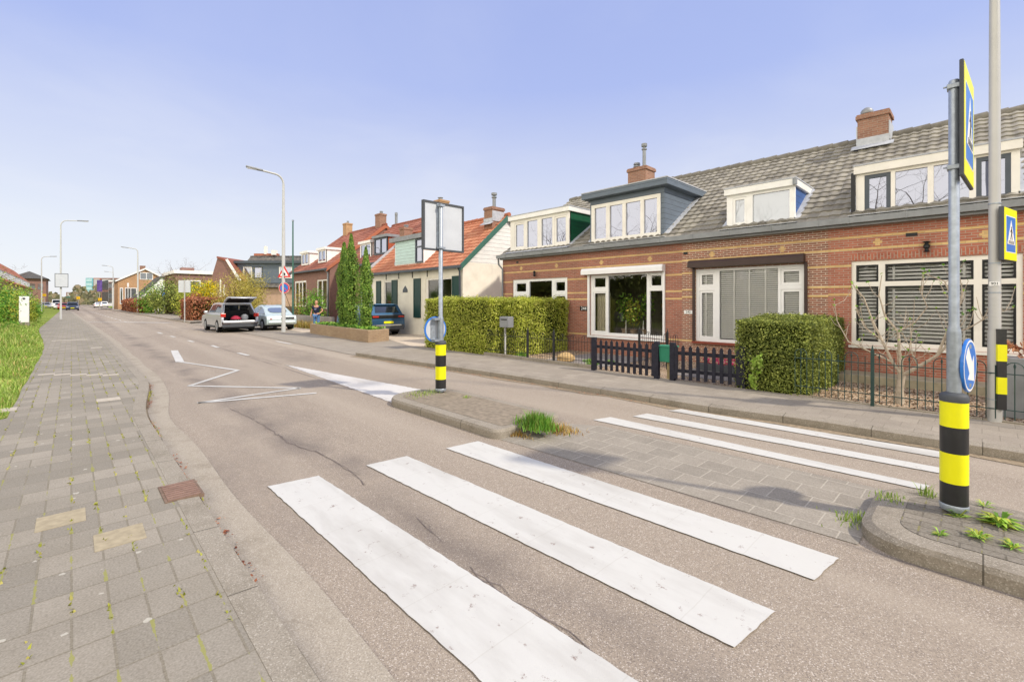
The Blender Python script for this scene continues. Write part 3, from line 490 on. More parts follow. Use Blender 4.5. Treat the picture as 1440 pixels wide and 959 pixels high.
d_ = .035; b.flat(o, ax, up, [(-.165, .135), (-.135, .165), (.165, -.135), (.135, -.165)], .004, .006, 1); b.build('sign_face', [M['blue'], M['red'], M['signwhite']], w_)
t = lamp('tall pale street lamp standing on the left pavement with a square sign back on it', -59.4, -.7, 9.3, 1, .085, .05, M['lampwhite'], 1, reach=1.6)
b = B(); b.box(-59.25, -59.2, -1.1, -.2, 3.05, 4.33); s_ = b.build('square_sign', M['clad'], t); b = B(); b.box(-59.2, -59.19, -1.06, -.24, 3.1, 4.28); b.build('sign_back', M['signback'], s_)
b = B(); b.box(-59.28, -59.1, -.35, -.05, 2.1, 2.22); b.build('street_name_plate', M['gtrim'], t)
lamp('pale street lamp by the far brown hedge on the right pavement', -84.2, 6.85, 9.3, 1, .12, .07, M['lampwhite'], reach=1.5)
lamp('slender far street lamp at the left of the road, in front of the red-roofed row', -104, -3.4, 8.9, 1, .1, .06, M['lampwhite'], 1)
lamp('thin far street lamp between the dark oncoming car and the purple banner', -125, 6.2, 9, 1, .1, .06, M['lampwhite'])
lamp('thinnest street lamp, farthest down the right side', -150, 7.5, 9, 1, .1, .06, M['lampwhite'])
# flag pole and small signs
t = thing('flagpole', 'tall thin green flagpole behind the pale beetle-shaped car', 'flagpole', (-30.9, 10.26, .05)); b = B(); b.tube([(-30.9, 10.26, 0), (-30.9, 10.26, 6.9)], [.06, .04], 10); b.build('pole', M['gtrim'], t); b = B(); b.lathe((-30.9, 10.26, 6.88), [(.02, 0), (.07, .04), (.07, .1), (.02, .15)], 10); b.build('finial', M['galv'], t)
t = thing('road_sign', 'grey square road sign back on a thin pole before the copper hedge', 'road sign', (-46.0, 6.75, .1)); b = B(); b.tube([(-46, 6.75, .05), (-46, 6.75, 3.5)], .045, 8); b.build('pole', M['lampgrey'], t); b = B(); b.obox((-46.06, 6.75, 3.0), (.03, -.03, 0), (.32, .34, 0), (0, 0, .5)); b.build('sign_board', M['signback'], t)
for i, (u, v, Y, h, l, lab) in enumerate(((230, 440, 62, 2.9, .2, 'slim blue-topped road sign post in the bushes'), (237, 429, 70, 3.6, .2, 'slim white road sign post behind the blue-topped one'), (180, 425, 80, 5.0, .2, 'thin white post between the copper hedge and the tan house'))):
    x, y, _ = D(u, v, Y); t = thing('sign_post', lab, 'sign post', (x, y, 0)); b = B(); b.tube([(x, y, 0), (x, y, h)], .07, 6); b.build('pole', M['lampwhite'], t); b = B(); b.box(x-.05, x+.05, y-.12, y+.12, h-.7, h); b.build('sign_board', M['blue' if i == 0 else 'signwhite'], t)
x, y, _ = D(34, 462, 29.5); t = thing('utility_cabinet', 'tall white utility cabinet in the grass at the left edge', 'utility cabinet', (x, y, .08)); b = B(); b.box(x-.24, x+.24, y-.24, y+.24, .08, .4); b.build('plinth', M['kerb'], t); b = B(); b.box(x-.22, x+.22, y-.22, y+.22, .4, 2.08); b.build('cabinet_body', M['white'], t, .02)
b = B(); disc(b, (x+.221, y+.0, 1.93), (1, 0, 0), .07, .006, 0, 12); b.build('lock_disc', M['clad'], t)
# mailbox
t = thing('mailbox', 'grey metal mailbox on a thin post in front of the big hedge', 'mailbox', (-9.9, 9.3, .12)); b = B(); b.box(-9.92, -9.88, 9.28, 9.32, .1, 1.0); b.build('post', M['lampwhite'], t); b = B(); b.box(-10.04, -9.66, 9.2, 9.42, .98, 1.3); mb = b.build('box', M['zinc'], t, .01); b = B(); b.box(-9.98, -9.72, 9.19, 9.199, 1.2, 1.23); b.build('slot', M['black'], mb)
t = thing('letter_box', 'small green letter box on a wooden post in the gap of the dark picket fence', 'letter box', (-4.6, 9.05, .12)); b = B(); b.box(-4.62, -4.55, 9.02, 9.09, .1, .5); b.build('post', mat('wood_post', '#a3936f', .8, .2, 8), t); b = B(); b.ext([(-4.74, 8.93, .48), (-4.45, 8.93, .48), (-4.42, 8.93, .80), (-4.77, 8.93, .80)], (0, .16, 0)); lb = b.build('box', mat('letterbox_green', '#2f7d62', .5, .06, 4), t, .01); b = B(); b.box(-4.79, -4.4, 8.91, 9.11, .80, .83); b.build('lid', mat('lid_green', '#3c8d72', .5, .06, 4), lb)
# picket fences
def picket(lab, p, q, n, z0=.13, ends=(1, 1)):
    p, q = Vector(p), Vector(q); d = (q-p); L = d.length; d.normalize(); nn = Vector((-d.y, d.x))
    t = thing('picket_fence', lab, 'fence', (p.x, p.y, .12), 'dark picket fences'); dv, nv = Vector((*d, 0)), Vector((*nn, 0)); pv = Vector((*p, 0))
    for z in (.33, .69): b = B(); b.obox(pv+dv*L/2+nv*.03+Vector((0, 0, z)), dv*L/2, nv*.015, (0, 0, .035)); b.build('rail', M['blackfence'], t)
    for i in range(n):
        c = pv+dv*(L*(i+.5)/n)+Vector((0, 0, 0)); h = .86+rnd.uniform(-.008, .008); hw = .034; b = B(); tl = rnd.uniform(-.006, .006)
        b.ext([c-dv*hw+Vector((0, 0, z0+.03)), c+dv*hw+Vector((0, 0, z0+.03)), c+dv*(hw+tl)+Vector((0, 0, h-.05)), c+dv*tl+Vector((0, 0, h)), c-dv*(hw-tl)+Vector((0, 0, h-.05))], nv*-.018); b.build('picket', M['blackfence'], t)
    for k, e in zip((0, L), ends):
        if e: b = B(); c = pv+dv*k+nv*.03; b.box(c.x-.05, c.x+.05, c.y-.05, c.y+.05, .1, .9); b.build('post', M['blackfence'], t, .004)
picket('dark picket fence on the left of the green letter box', (-6.42, 8.9), (-4.8, 8.9), 11)
picket('dark picket fence on the right of the green letter box, ending at the box hedge', (-4.45, 8.92), (-3.15, 9.12), 9); picket('short return of dark picket fence beside the box hedge', (-3.12, 9.14), (-2.72, 9.25), 3, ends=(0, 0))
# wrought iron fences
def iron(lab, p, q, h=.95, pitch=.088, posts=(), hoop=True, c='green_iron', grp='wrought iron garden fences', low=.3):
    m = MC.get(c) or mat(c, '#2c4440' if c == 'green_iron' else '#26282b', .5, .1, 6, .4)
    p, q = Vector(p), Vector(q); L = (q-p).length; d = (q-p)/L; t = thing('iron_fence', lab, 'fence', (p.x, p.y, .12), grp); P = lambda s, z: (p.x+d.x*s, p.y+d.y*s, z)
    for z in (low, h-.17): b = B(); b.tube([P(0, z), P(L, z)], .007, 4); b.build('rail', m, t)
    n = int(L/pitch); k = 0
    while k <= n:
        s = k*pitch
        b = B(); b.tube([P(s, .17), P(s, h-.1 if k % 4 in (0, 2) and hoop else h-.06)], .006, 4); b.build('bar', m, t)
        if hoop and k % 4 == 0 and k+2 <= n:
            hb = B(); hb.tube([P(s+pitch-pitch*math.cos(a), h-.1+pitch*math.sin(a)) for a in [PI*i/8 for i in range(9)]], .006, 4)
            hb.build('hoop', m, t); hb = B(); hb.tube([P(s+pitch, h-.1), P(s+pitch, h-.06), P(s+pitch, h-.02)], [.006, .014, .002], 4); hb.build('spear_point', m, t)
        k += 1
    for s in posts: b = B(); x, y, _ = P(s, 0); b.box(x-.022, x+.022, y-.022, y+.022, .08, h+.03); b.tube([P(s, h+.03), P(s, h+.12)], [.02, .004], 6); b.build('post', m, t)
iron('hooped iron fence on a low kerb in front of the big hedge', (-10.5, 9.11), (-8.75, 9.11), .92, posts=(1.72,), c='dark_iron'); iron('hooped iron gate leaf and fence between the big hedge and the picket fence', (-8.68, 9.11), (-6.5, 9.11), .92, posts=(.85,), c='dark_iron', low=.28)
iron('green hooped iron fence in front of the fig tree and striped-blind window', (-2.25, 8.99), (3.5, 8.96), .95, .088, posts=(1.06,)); iron('dark iron railing between the paths at the brick wall between two big windows', (-6.4, 10.9), (-4.9, 10.2), .98, posts=(.05, 1.2), c='dark_iron')
# ------------------------------------------------------------------ houses
def roofz(y, ye, ze, k): return ze+k*(y-ye)
def tiles(parent, m, x0, x1, ye, ze, yr, zr, tw=.21, e=.30, seg=5, amp=.022, lip=.03, name='roof', scal=.035):
    fa = []; b = B(); L = math.hypot(yr-ye, zr-ze); sy, sz = (yr-ye)/L, (zr-ze)/L; nr = max(1, round(L/e)); e = L/nr; nc = max(1, round((x1-x0)/tw)); tw = (x1-x0)/nc
    for r in range(nr):
        o = len(b.v); w = nc*seg+1; jit = [rnd.uniform(-.006, .006) for _ in range(nc+1)]; jh = [rnd.uniform(-.004, .006) for _ in range(nc+1)]; tv = [rnd.random() for _ in range(nc+1)]
        for line in range(3):
            for i in range(w):
                c, t = divmod(i, seg); t /= seg; pr = amp*(math.sin(2*PI*(t-.1))*.5+.5)**1.2; sc = scal*(1-(2*((t+.15) % 1)-1)**2)
                if line == 0: s, h = r*e-sc*.8+jit[c], pr+.002
                elif line == 1: s, h = r*e-sc*.8+jit[c], pr+lip+jh[c]
                else: s, h = min((r+1)*e+.03, L), pr+.003
                b.v.append((x0+i*tw/seg, ye+sy*s-sz*h, ze+sz*s+sy*h))
        for line in range(2):
            for i in range(w-1): b.f.append([o+line*w+i, o+line*w+i+1, o+(line+1)*w+i+1, o+(line+1)*w+i]); b.mi.append(0); b.sm.append(line == 1); fa.append(tv[i//seg])
    b.poly([(x0, ye, ze-.05), (x0, yr, zr-.05), (x1, yr, zr-.05), (x1, ye, ze-.05)])
    # back slope and ridge caps
    yb = 2*yr-ye; b.poly([(x0, yr, zr), (x0, yb, ze), (x1, yb, ze), (x1, yr, zr)]); rf = b.build(name, m, parent); ta = rf.data.attributes.new('tile', 'FLOAT', 'FACE'); ta.data.foreach_set('value', fa+[.4]*(len(rf.data.polygons)-len(fa)))
    rb = B(); n = max(1, round((x1-x0)/.36))
    for i in range(n):
        a = x0+(x1-x0)*i/n; c = x0+(x1-x0)*(i+1)/n+.03; dz = rnd.uniform(-.008, .008)
        rb.tube([(a, yr, zr+.01+dz), (c, yr, zr+.02+dz)], [.105, .12], 10)
    rb.build('ridge_tiles', m, rf); return rf
def win(parent, x0, x1, z0, z1, y, cells, fm, pane, dep=.08, sash=None, sw=.045, name='window', pname='pane'):
    """frame plate with cells; each cell (xa, xb, za, zb, sash?)"""
    b = B(); b.plate(x0, x1, z0, z1, y, dep, [c[:4] for c in cells]); f = b.build(name, fm, parent)
    g = B()
    for c in cells:
        a, d, e, h = c[:4]; s = c[4] if len(c) > 4 else sash is not None
        if s: sb = B(); sb.plate(a+.003, d-.003, e+.003, h-.003, y+.012, .05, [(a+sw, d-sw, e+sw, h-sw)]); sb.build('sash', sash or fm, f)
        g.poly([(a, y+.045, e), (d, y+.045, e), (d, y+.045, h), (a, y+.045, h)])
    g.build(pname, pane, f); return f
YF = 12.2; KE = .645; YE, ZE = 12.06, 3.50; YR, ZR = 16.5, 6.37
def terrace(lab, x0, x1, bm, openings, bands, crosses, ends=(False, False), soldier=(), zb=.02):
    t = thing('terraced_house', lab, 'house', ((x0+x1)/2, YF, .1), 'terraced brick houses in one row')
    b = B(); b.plate(x0, x1, zb, 3.40, YF, .16, openings, 0, outer=False)
    for i, x in enumerate((x0+.003, x1-.003)):   # gable or party walls, back wall, room partition
        b.poly([(x, YF+.002, zb), (x, 20.8, zb), (x, 20.8, 3.5), (x, YR, ZR-.08), (x, YF+.002, 3.52)], 0 if ends[i] else 3)
    b.poly([(x0, 20.8, zb), (x1, 20.8, zb), (x1, 20.8, 3.5), (x0, 20.8, 3.5)]); b.poly([(x0, 15.4, 0), (x1, 15.4, 0), (x1, 15.4, 3.0), (x0, 15.4, 3.0)], 3); b.poly([(x0, YF+.17, 2.85), (x1, YF+.17, 2.85), (x1, 20.7, 2.85), (x0, 20.7, 2.85)], 3); b.poly([(x0, YF+.17, .2), (x1, YF+.17, .2), (x1, 15.4, .2), (x0, 15.4, .2)], 4)
    for z in bands:
        segs = [(x0, x1)]
        for a, c, d, e in openings:
            if d-.05 < z < e+.03: segs = [q for s in segs for q in ((s[0], min(s[1], a)), (max(s[0], c), s[1])) if q[1]-q[0] > .02]
        for a, c in segs: b.box(a, c, YF-.004, YF+.01, z-.024, z+.024, 1)
    for x in crosses:
        b.box(x-.075, x+.075, YF-.005, YF+.01, 3.0-.024, 3.0+.024, 1); b.box(x-.04, x+.04, YF-.0045, YF+.01, 3.025, 3.072, 1); b.box(x-.04, x+.04, YF-.0045, YF+.01, 2.928, 2.975, 1)
    for a, c, z in soldier: b.box(a, c, YF-.003, YF+.01, z, z+.125, 2)
    b.build('wall', [bm, M['yband'], M['soldier'], M['interior'], M['floor']], t)
    tiles(t, M['tileG'], x0-(.06 if ends[0] else 0), x1+(.06 if ends[1] else 0), YE, ZE, YR, ZR, .21, .29, 6, .027, .04, 'roof', .05)
    b = B(); gx0 = x0-(.1 if ends[0] else 0)   # gutter: half-open trough with joints
    b.ext([(gx0, 11.93, 3.42), (gx0, 12.10, 3.42), (gx0, 12.10, 3.54), (gx0, 12.085, 3.54), (gx0, 12.085, 3.44), (gx0, 11.95, 3.44), (gx0, 11.95, 3.545), (gx0, 11.925, 3.545)], (x1-gx0, 0, 0)); b.box(x0, x1, 12.04, YF-.001, 3.365, 3.415)
    x = x0+.4
    while x < x1: b.box(x, x+.02, 11.918, 11.93, 3.41, 3.55); x += .95
    b.build('gutter', M['zinc'], t); return t
def dormer(parent, x0, x1, z0, zt, yf, fh, ov, cheek, fmat, front=None, roofmat=None):
    """flat-roofed dormer: cheeks, front board, fascia, flashing; top zt, walls up to zt-fh"""
    zw = zt-fh; yr = YE+(zw+.02-ZE)/KE; b = B()
    yc = YE+(z0-ZE)/KE
    for x, s in ((x0, -1), (x1, 1)): b.ext([(x, yf+.02, z0-.02), (x, yf+.02, zw), (x, yr+.1, zw), (x, max(yc, yf+.05), z0-.02)], (-s*.06, 0, 0), 0)
    b.poly([(x0+.07, yf+.35, z0), (x1-.07, yf+.35, z0), (x1-.07, yf+.35, zw), (x0+.07, yf+.35, zw)], 1)
    d = b.build('dormer', [cheek, M['curtain']], parent)
    b = B(); b.box(x0-ov, x1+ov, yf-ov-.04, yr+.35, zw, zt-.03); b.build('fascia', fmat, d, .008)
    b = B(); b.box(x0-ov-.012, x1+ov+.012, yf-ov-.052, yr+.36, zt-.03, zt); b.build('roof_trim', roofmat or M['lead'], d)
    b = B(); b.ext([(x0-.12, yf-.0, z0+.02), (x0-.12, YE-.02, 3.585), (x0-.12, YE-.02, 3.6), (x0-.12, yf, z0+.035)], (x1-x0+.24, 0, 0))
    for x, s in ((x0, -1), (x1, 1)):
        a, c = (x, x+s*.13); P = lambda y, e: (y, roofz(y, YE, ZE, KE)+e); y0, y1 = yf-.02, yr+.12
        b.add([(a, y0, P(y0, .075)[1]), (c, y0, P(y0, .06)[1]), (c, y1, P(y1, .06)[1]), (a, y1, P(y1, .075)[1]), (a, y0, P(y0, .0)[1]), (c, y0, P(y0, .0)[1]), (c, y1, P(y1, .0)[1]), (a, y1, P(y1, .0)[1])], [[0, 1, 2, 3], [4, 7, 6, 5], [0, 4, 5, 1], [1, 5, 6, 2], [2, 6, 7, 3], [3, 7, 4, 0]])
    b.build('flashing', M['lead'], d); return d
def blinds(parent, x0, x1, z0, z1, y, pitch, wd, ang, m, tapes=()):
    b = B(); z = z0+pitch/2
    while z < z1: b.obox(((x0+x1)/2, y, z), ((x1-x0)/2, 0, 0), (0, wd*.5*math.cos(ang), wd*.5*math.sin(ang)), (0, -.0012*math.sin(ang), .0012*math.cos(ang))); z += pitch
    for x in tapes: b.box(x-.02, x+.02, y-wd*.62, y-wd*.55, z0, z1)
    b.build('blind', m, parent)
def chimney(parent, x0, x1, y0, y1, z0, z1, m, pots=(), cap=True, lead=None):
    b = B(); b.box(x0, x1, y0, y1, z0, z1); 
    c = b.build('chimney', m, parent)
    if cap: b = B(); b.box(x0-.04, x1+.04, y0-.04, y1+.04, z1-.1, z1); b.box(x0-.02, x1+.02, y0-.02, y1+.02, z1, z1+.04); b.build('chimney_cap', m, c)
    if lead: b = B(); b.box(x0-.02, x1+.02, y0-.03, y0-.005, lead-.12, lead+.14); b.box(x0-.03, x0-.003, y0, y1, lead, lead+.5); b.box(x1+.003, x1+.03, y0, y1, lead, lead+.5); b.ext([(x0-.12, y0-.22, lead-.2), (x0-.12, y0-.02, lead-.07), (x0-.12, y0-.02, lead-.05), (x0-.12, y0-.22, lead-.185)], (x1-x0+.24, 0, 0)); b.build('lead_skirt', M['lead'], c)
    for nm, x, y, prof, pm in pots: b = B(); b.lathe((x, y, z1+.02), prof, 14); b.build(nm, pm, c)
    return c
FLUE = lambda h, r: [(r, 0), (r, h-.25), (r*1.5, h-.24), (r*1.5, h-.2), (r*.8, h-.19), (r*.8, h-.12), (r*1.6, h-.11), (r*1.6, h), (r*.5, h+.02)]
BA = (3.14, 2.86, 2.50, 2.04, 1.83, .68)
# house with the green dormer (left end of the row)
A = terrace('brick house with the green-cheeked white dormer, at the left end of the row', -13.12, -9.6, M['brickA'], [(-12.56, -9.88, .8, 2.58)], BA, (-12.1, -10.36), (True, False))
win(A, -12.56, -9.88, .8, 2.58, YF+.03, [(-12.44, -11.84, 2.08, 2.47, 1), (-12.44, -11.84, .9, 1.98, 1), (-11.70, -10.6, .9, 2.49, 0), (-10.46, -9.97, 2.08, 2.47, 1), (-10.46, -9.97, .9, 1.98, 1)], M['upvc'], M['pane'], sash=M['upvc'])
d = dormer(A, -12.82, -9.9, 3.66, 5.06, 12.35, .19, .06, M['siding_g'], M['white'])
win(d, -12.82, -9.9, 3.68, 4.87, 12.33, [(-12.6, -12.04, 3.78, 4.76, 1), (-11.92, -11.39, 3.78, 4.76, 0), (-11.19, -10.67, 3.78, 4.76, 0), (-10.56, -9.99, 3.78, 4.76, 1)], M['cream'], M['paned'], sash=M['cream'], sw=.07)
b = B(); b.tube([(-13.16, 12.0, 3.42), (-13.2, 12.05, 3.2), (-13.06, 12.13, 3.0), (-13.06, 12.13, .2)], .035, 8); b.build('downpipe', M['zinc'], A)
b = B(); b.lathe((-11.35, 12.12, 2.66), [(.03, 0), (.05, .05), (.03, .1), (.05, .16), (.03, .2)], 10); b.build('wall_lamp', M['black'], A)
# house with grey dormer
Bh = terrace('brick house with the big grey dormer and white roller shutter, number 244', -9.6, -5.8, M['brickA'], [(-8.92, -6.33, .66, 2.6)], BA, (-8.48, -6.78))
win(Bh, -8.92, -6.33, .66, 2.6, YF+.03, [(-8.82, -8.31, 2.17, 2.55, 1), (-8.82, -8.31, .76, 2.06, 1), (-8.24, -6.9, .76, 2.56, 0), (-6.80, -6.4, 2.17, 2.55, 1), (-6.80, -6.4, .76, 2.06, 0)], M['upvc'], M['pane'], sash=M['upvc'])
b = B(); b.ext([(-9.16, YF-.2, 2.62), (-9.16, YF-.002, 2.62), (-9.16, YF-.002, 2.81), (-9.16, YF-.15, 2.81), (-9.16, YF-.2, 2.74)], (2.86, 0, 0)); rs = b.build('shutter_box', M['upvc'], Bh); b = B(); b.box(-9.0, -8.93, YF-.05, YF-.002, .62, 2.62); b.build('guide_rail', M['upvc'], rs); b = B(); b.box(-6.36, -6.30, YF-.05, YF-.002, .62, 2.62); b.build('guide_rail', M['upvc'], rs)
b = B(); b.box(-9.0, -6.28, YF-.07, YF+.02, .59, .65); b.build('sill', M['upvc'], Bh)
d = dormer(Bh, -8.99, -6.38, 3.56, 5.3, 12.32, .22, .2, M['siding_gr'], M['siding_gr'], roofmat=M['lead']); b = B(); b.plate(-8.99, -6.38, 3.56, 5.08, 12.30, .05, [(-8.9, -6.52, 3.69, 4.86)]); b.build('front_boards', M['siding_gr'], d)
win(d, -8.93, -6.49, 3.66, 4.89, 12.275, [(-8.80, -8.36, 3.78, 4.78, 0), (-8.22, -7.76, 3.78, 4.78, 0), (-7.64, -7.14, 3.78, 4.78, 0), (-7.02, -6.60, 3.78, 4.78, 0)], M['cream'], M['paned'])
chimney(Bh, -9.98, -9.18, 16.2, 16.9, 5.9, 7.06, M['brickB'], [('flue_pipe', -9.42, 16.5, FLUE(.98, .07), M['zinc']), ('chimney_cowl', -9.75, 16.5, [(.1, 0), (.1, .1), (.14, .11), (.14, .15), (.08, .16), (.08, .2), (.14, .21), (.12, .28), (.02, .3)], M['zinc'])])
b = B(); b.box(-9.33, -9.02, YF-.012, YF-.002, 1.44, 1.59); npl = b.build('number_plate', M['black'], Bh); textmesh('number', '244', .15, facing((-9.175, YF-.014, 1.515), (1, 0, 0)), M['signwhite'], npl)
# house with brown shutter box
C_ = terrace('brown brick house with the small blue-cheeked dormer and dark roller shutter box, number 242', -5.8, -2.4, M['brickC'], [(-5.42, -2.86, .68, 2.62)], (3.14, 2.88, 2.53, 2.07, 1.87, .68), (-4.98, -3.32))
w_ = win(C_, -5.42, -2.86, .68, 2.62, YF+.03, [(-5.33, -4.91, 2.14, 2.52, 1), (-5.33, -4.91, .76, 2.04, 1), (-4.80, -3.42, .76, 2.55, 0), (-3.36, -2.92, 2.14, 2.52, 1), (-3.36, -2.92, .76, 2.04, 1)], M['upvc'], M['pane_b'], sash=M['upvc'], sw=.06)
blinds(w_, -4.79, -3.43, .78, 2.55, YF+.115, .052, .05, .95, M['blind'], (-4.45, -4.08, -3.71)); blinds(w_, -5.27, -4.97, .82, 2.0, YF+.115, .052, .05, .95, M['blind'], (-5.17,)); blinds(w_, -5.27, -4.97, 2.2, 2.48, YF+.115, .052, .05, .95, M['blind'], (-5.17,)); blinds(w_, -3.3, -2.98, .82, 2.0, YF+.115, .052, .05, .95, M['blind']); blinds(w_, -3.3, -2.98, 2.2, 2.48, YF+.115, .052, .05, .95, M['blind'])
b = B(); b.ext([(-5.56, YF-.2, 2.66), (-5.56, YF-.002, 2.66), (-5.56, YF-.002, 2.855), (-5.56, YF-.14, 2.855), (-5.56, YF-.2, 2.78)], (2.72, 0, 0)); rs = b.build('shutter_box', M['brown'], C_); b = B(); b.box(-5.49, -5.43, YF-.05, YF-.002, .66, 2.66); b.build('guide_rail', M['brown'], rs); b = B(); b.box(-2.86, -2.80, YF-.05, YF-.002, .66, 2.66); b.build('guide_rail', M['brown'], rs)
b = B(); b.box(-5.5, -2.8, YF-.07, YF+.02, .62, .675); b.build('sill', mat('red_tile_sill', '#8a4636', .5, .15, 6), C_)
d = dormer(C_, -4.63, -3.11, 3.6, 4.69, 12.35, .19, .06, M['siding_b'], M['white']); win(d, -4.65, -3.09, 3.6, 4.5, 12.33, [(-4.5, -4.16, 3.72, 4.42, 1), (-4.02, -3.2, 3.7, 4.43, 0)], M['white'], M['frost'], sash=M['white'], sw=.06)
b = B(); yb0, yb1 = 12.36, YE+(4.69-ZE)/KE; b.ext([(-3.11, yb0, 3.66), (-3.11, yb0+.16, 3.66), (-3.11, yb1+.1, 4.62), (-3.11, yb1-.06, 4.62)], (.05, 0, 0)); b.build('barge_board', M['white'], d)
b = B(); b.lathe((-3.06, 12.22, 4.50), [(.05, 0), (.05, .14)], 10); b.build('lamp', M['zinc'], d)
b = B(); b.box(-5.74, -5.50, YF-.012, YF-.002, 1.41, 1.51); npl = b.build('number_plate', M['signwhite'], C_); textmesh('number', '242', .09, facing((-5.62, YF-.014, 1.46), (1, 0, 0)), M['black'], npl)
# house with wide cream dormer
Dh = terrace('orange-red brick house at the right with the wide cream dormer and striped blinds', -2.4, 4.6, M['brickD'], [(-1.98, .51, .81, 2.62), (1.3, 2.3, .25, 2.6)], (3.14, 2.88, 2.53, 2.07, 1.90), (-1.53, .04, 1.9), (False, True), soldier=((-1.98, .51, 2.635),))
w_ = win(Dh, -1.98, .51, .81, 2.62, YF+.03, [(a, c, e, f, 1) for a, c in ((-1.90, -1.52), (-1.41, -.11), (.0, .43)) for e, f in ((.9, 2.07), (2.17, 2.53))], M['cream'], M['pane_b'], sash=M['black'], sw=.035)
for a, c in ((-1.87, -1.55), (-1.38, -.14), (.03, .40)):
    for e, f in ((.93, 2.04), (2.2, 2.5)): blinds(w_, a, c, e, f, YF+.15, .075, .055, 1.05, M['blind'], (a+.1, c-.1) if c-a > .6 else ())
b = B(); b.box(-2.02, .55, YF-.06, YF+.03, .755, .805); b.build('sill', M['cream'], Dh)
b = B(); b.plate(1.3, 2.3, .25, 2.6, YF+.04, .06, [(1.4, 2.2, 2.15, 2.52)]); dr = b.build('front_door', M['shutter'], Dh); b = B(); b.poly([(1.4, YF+.07, 2.15), (2.2, YF+.07, 2.15), (2.2, YF+.07, 2.52), (1.4, YF+.07, 2.52)]); b.build('pane', M['pane'], dr)
d = dormer(Dh, -1.9, .46, 3.58, 4.71, 12.35, .2, .05, M['siding_gr'], M['cream']); win(d, -1.92, .48, 3.6, 4.52, 12.33, [(-1.77, -1.33, 3.66, 4.47, 1), (-1.26, -.76, 3.7, 4.45, 0), (-.67, -.17, 3.7, 4.45, 0), (-.08, .37, 3.66, 4.47, 1)], M['cream'], M['paned'], sash=M['anth'], sw=.075)
b = B(); b.box(-2.0, -1.93, 12.28, 12.36, 3.66, 4.55); b.build('roller_guide', M['black'], d)
chimney(Dh, -2.44, -1.76, 15.9, 16.6, 5.6, 6.94, M['brickB'], [('chimney_cowl', -2.27, 16.2, [(.13, 0), (.13, .05), (.09, .06), (.14, .1), (.15, .16), (.12, .22), (.05, .27), (.02, .28)], M['zinc']), ('chimney_pot', -1.95, 16.2, [(.07, 0), (.09, .08), (.07, .1)], M['tileO'])], lead=6.16)
b = B(); b.lathe((-.76, 12.12, 2.72), [(.01, 0), (.06, .01), (.03, .04), (.03, .07), (.05, .09), (.05, .14), (.03, .16), (.035, .19), (.075, .21), (.01, .22)], 12); b.box(-.78, -.74, 12.12, 12.2, 2.8, 2.84); b.build('wall_lamp', M['black'], Dh)
for x, z, w, ow in ((-.99, 3.1, .09, Dh), (-5.7, 3.08, .06, C_), (-12.3, 3.24, .06, A)): b = B(); b.box(x-w, x+w, YF-.008, YF-.0055, z-.035, z+.035); b.build('vent_grille', M['black'], ow)
# things in the window of number 244
def potted(lab, x, y, z, r, h, n, mats, name='house_plant'):
    t = thing(name, lab, 'house plant', (x, y, z)); b = B(); b.lathe((x, y, z), [(.08, 0), (.12, .2)], 14); b.build('pot', M['brickP'], t); b = B(); b.tube([(x, y, z+.1), (x, y, z+h*.5)], .012, 5); b.build('stem', M['twig'], t); b = B()
    for _ in range(n):
        q = Vector((rnd.gauss(0, 1), rnd.gauss(0, 1), rnd.gauss(0, 1))).normalized()*rnd.random()**.4; b.leaf((x+q.x*r, y+q.y*r*.6, z+h*.62+q.z*h*.38), (rnd.gauss(0, 1), rnd.gauss(-.5, 1), rnd.gauss(.6, 1)), rnd.uniform(.06, .13), rnd.randrange(3), .5)
    b.build('leaves', mats, t)
potted('dark green leafy plant on the left inside the window of number 244', -7.8, 12.5, .7, .34, 1.35, 230, M['gl']); potted('pale variegated plant in the middle of the window of number 244', -7.45, 12.42, .7, .32, 1.15, 260, [M['wl'][0], M['hg'][0], M['gl'][2]]); potted('taller green plant on the right inside the window of number 244', -7.08, 12.5, .7, .30, 1.45, 220, M['gl'])
for x, s in ((-7.72, 'left'), (-7.12, 'right')):
    t = thing('candlestick', '%s one of two white candlesticks on the sill of number 244' % s, 'candlestick', (x, 12.42, .67), 'white candlesticks in the window'); b = B(); b.lathe((x, 12.42, .67), [(.06, 0), (.05, .06), (.02, .12), (.025, .3), (.018, .32), (.014, .5)], 12); b.build('stick', M['white'], t)
b = B()
for i in range(24): a = -8.8+.5*i/24; b.add([(a, 12.42+.03*math.sin(i*1.4), .72), (a+.5/24, 12.42+.03*math.sin((i+1)*1.4), .72), (a+.5/24, 12.42+.03*math.sin((i+1)*1.4), 2.04), (a, 12.42+.03*math.sin(i*1.4), 2.04)], [[0, 1, 2, 3]], 0, True)
tag(b.build('curtain', M['curtain']), 'cream curtain hanging in the left light of the window of number 244', 'curtain')
t = thing('pendant_lamp', 'small gold pendant lamp hanging inside the right light of number 244', 'pendant lamp', (-6.6, 12.7, 1.55)); b = B(); b.tube([(-6.6, 12.7, 1.7), (-6.6, 12.7, 2.84)], .006, 5); b.build('cord', M['black'], t); b = B(); b.lathe((-6.6, 12.7, 1.55), [(.02, 0), (.08, .03), (.1, .08), (.07, .14), (.02, .17)], 14); b.build('shade', mat('brass', '#b99b5a', .3, .1, 4, .5, .7), t)
b = B(); b.box(-8.3, -6.4, 12.4, 12.95, .62, .67); tag(b.build('window_ledge', M['floor']), 'dark ledge inside the window of number 244 holding the plants', 'ledge')
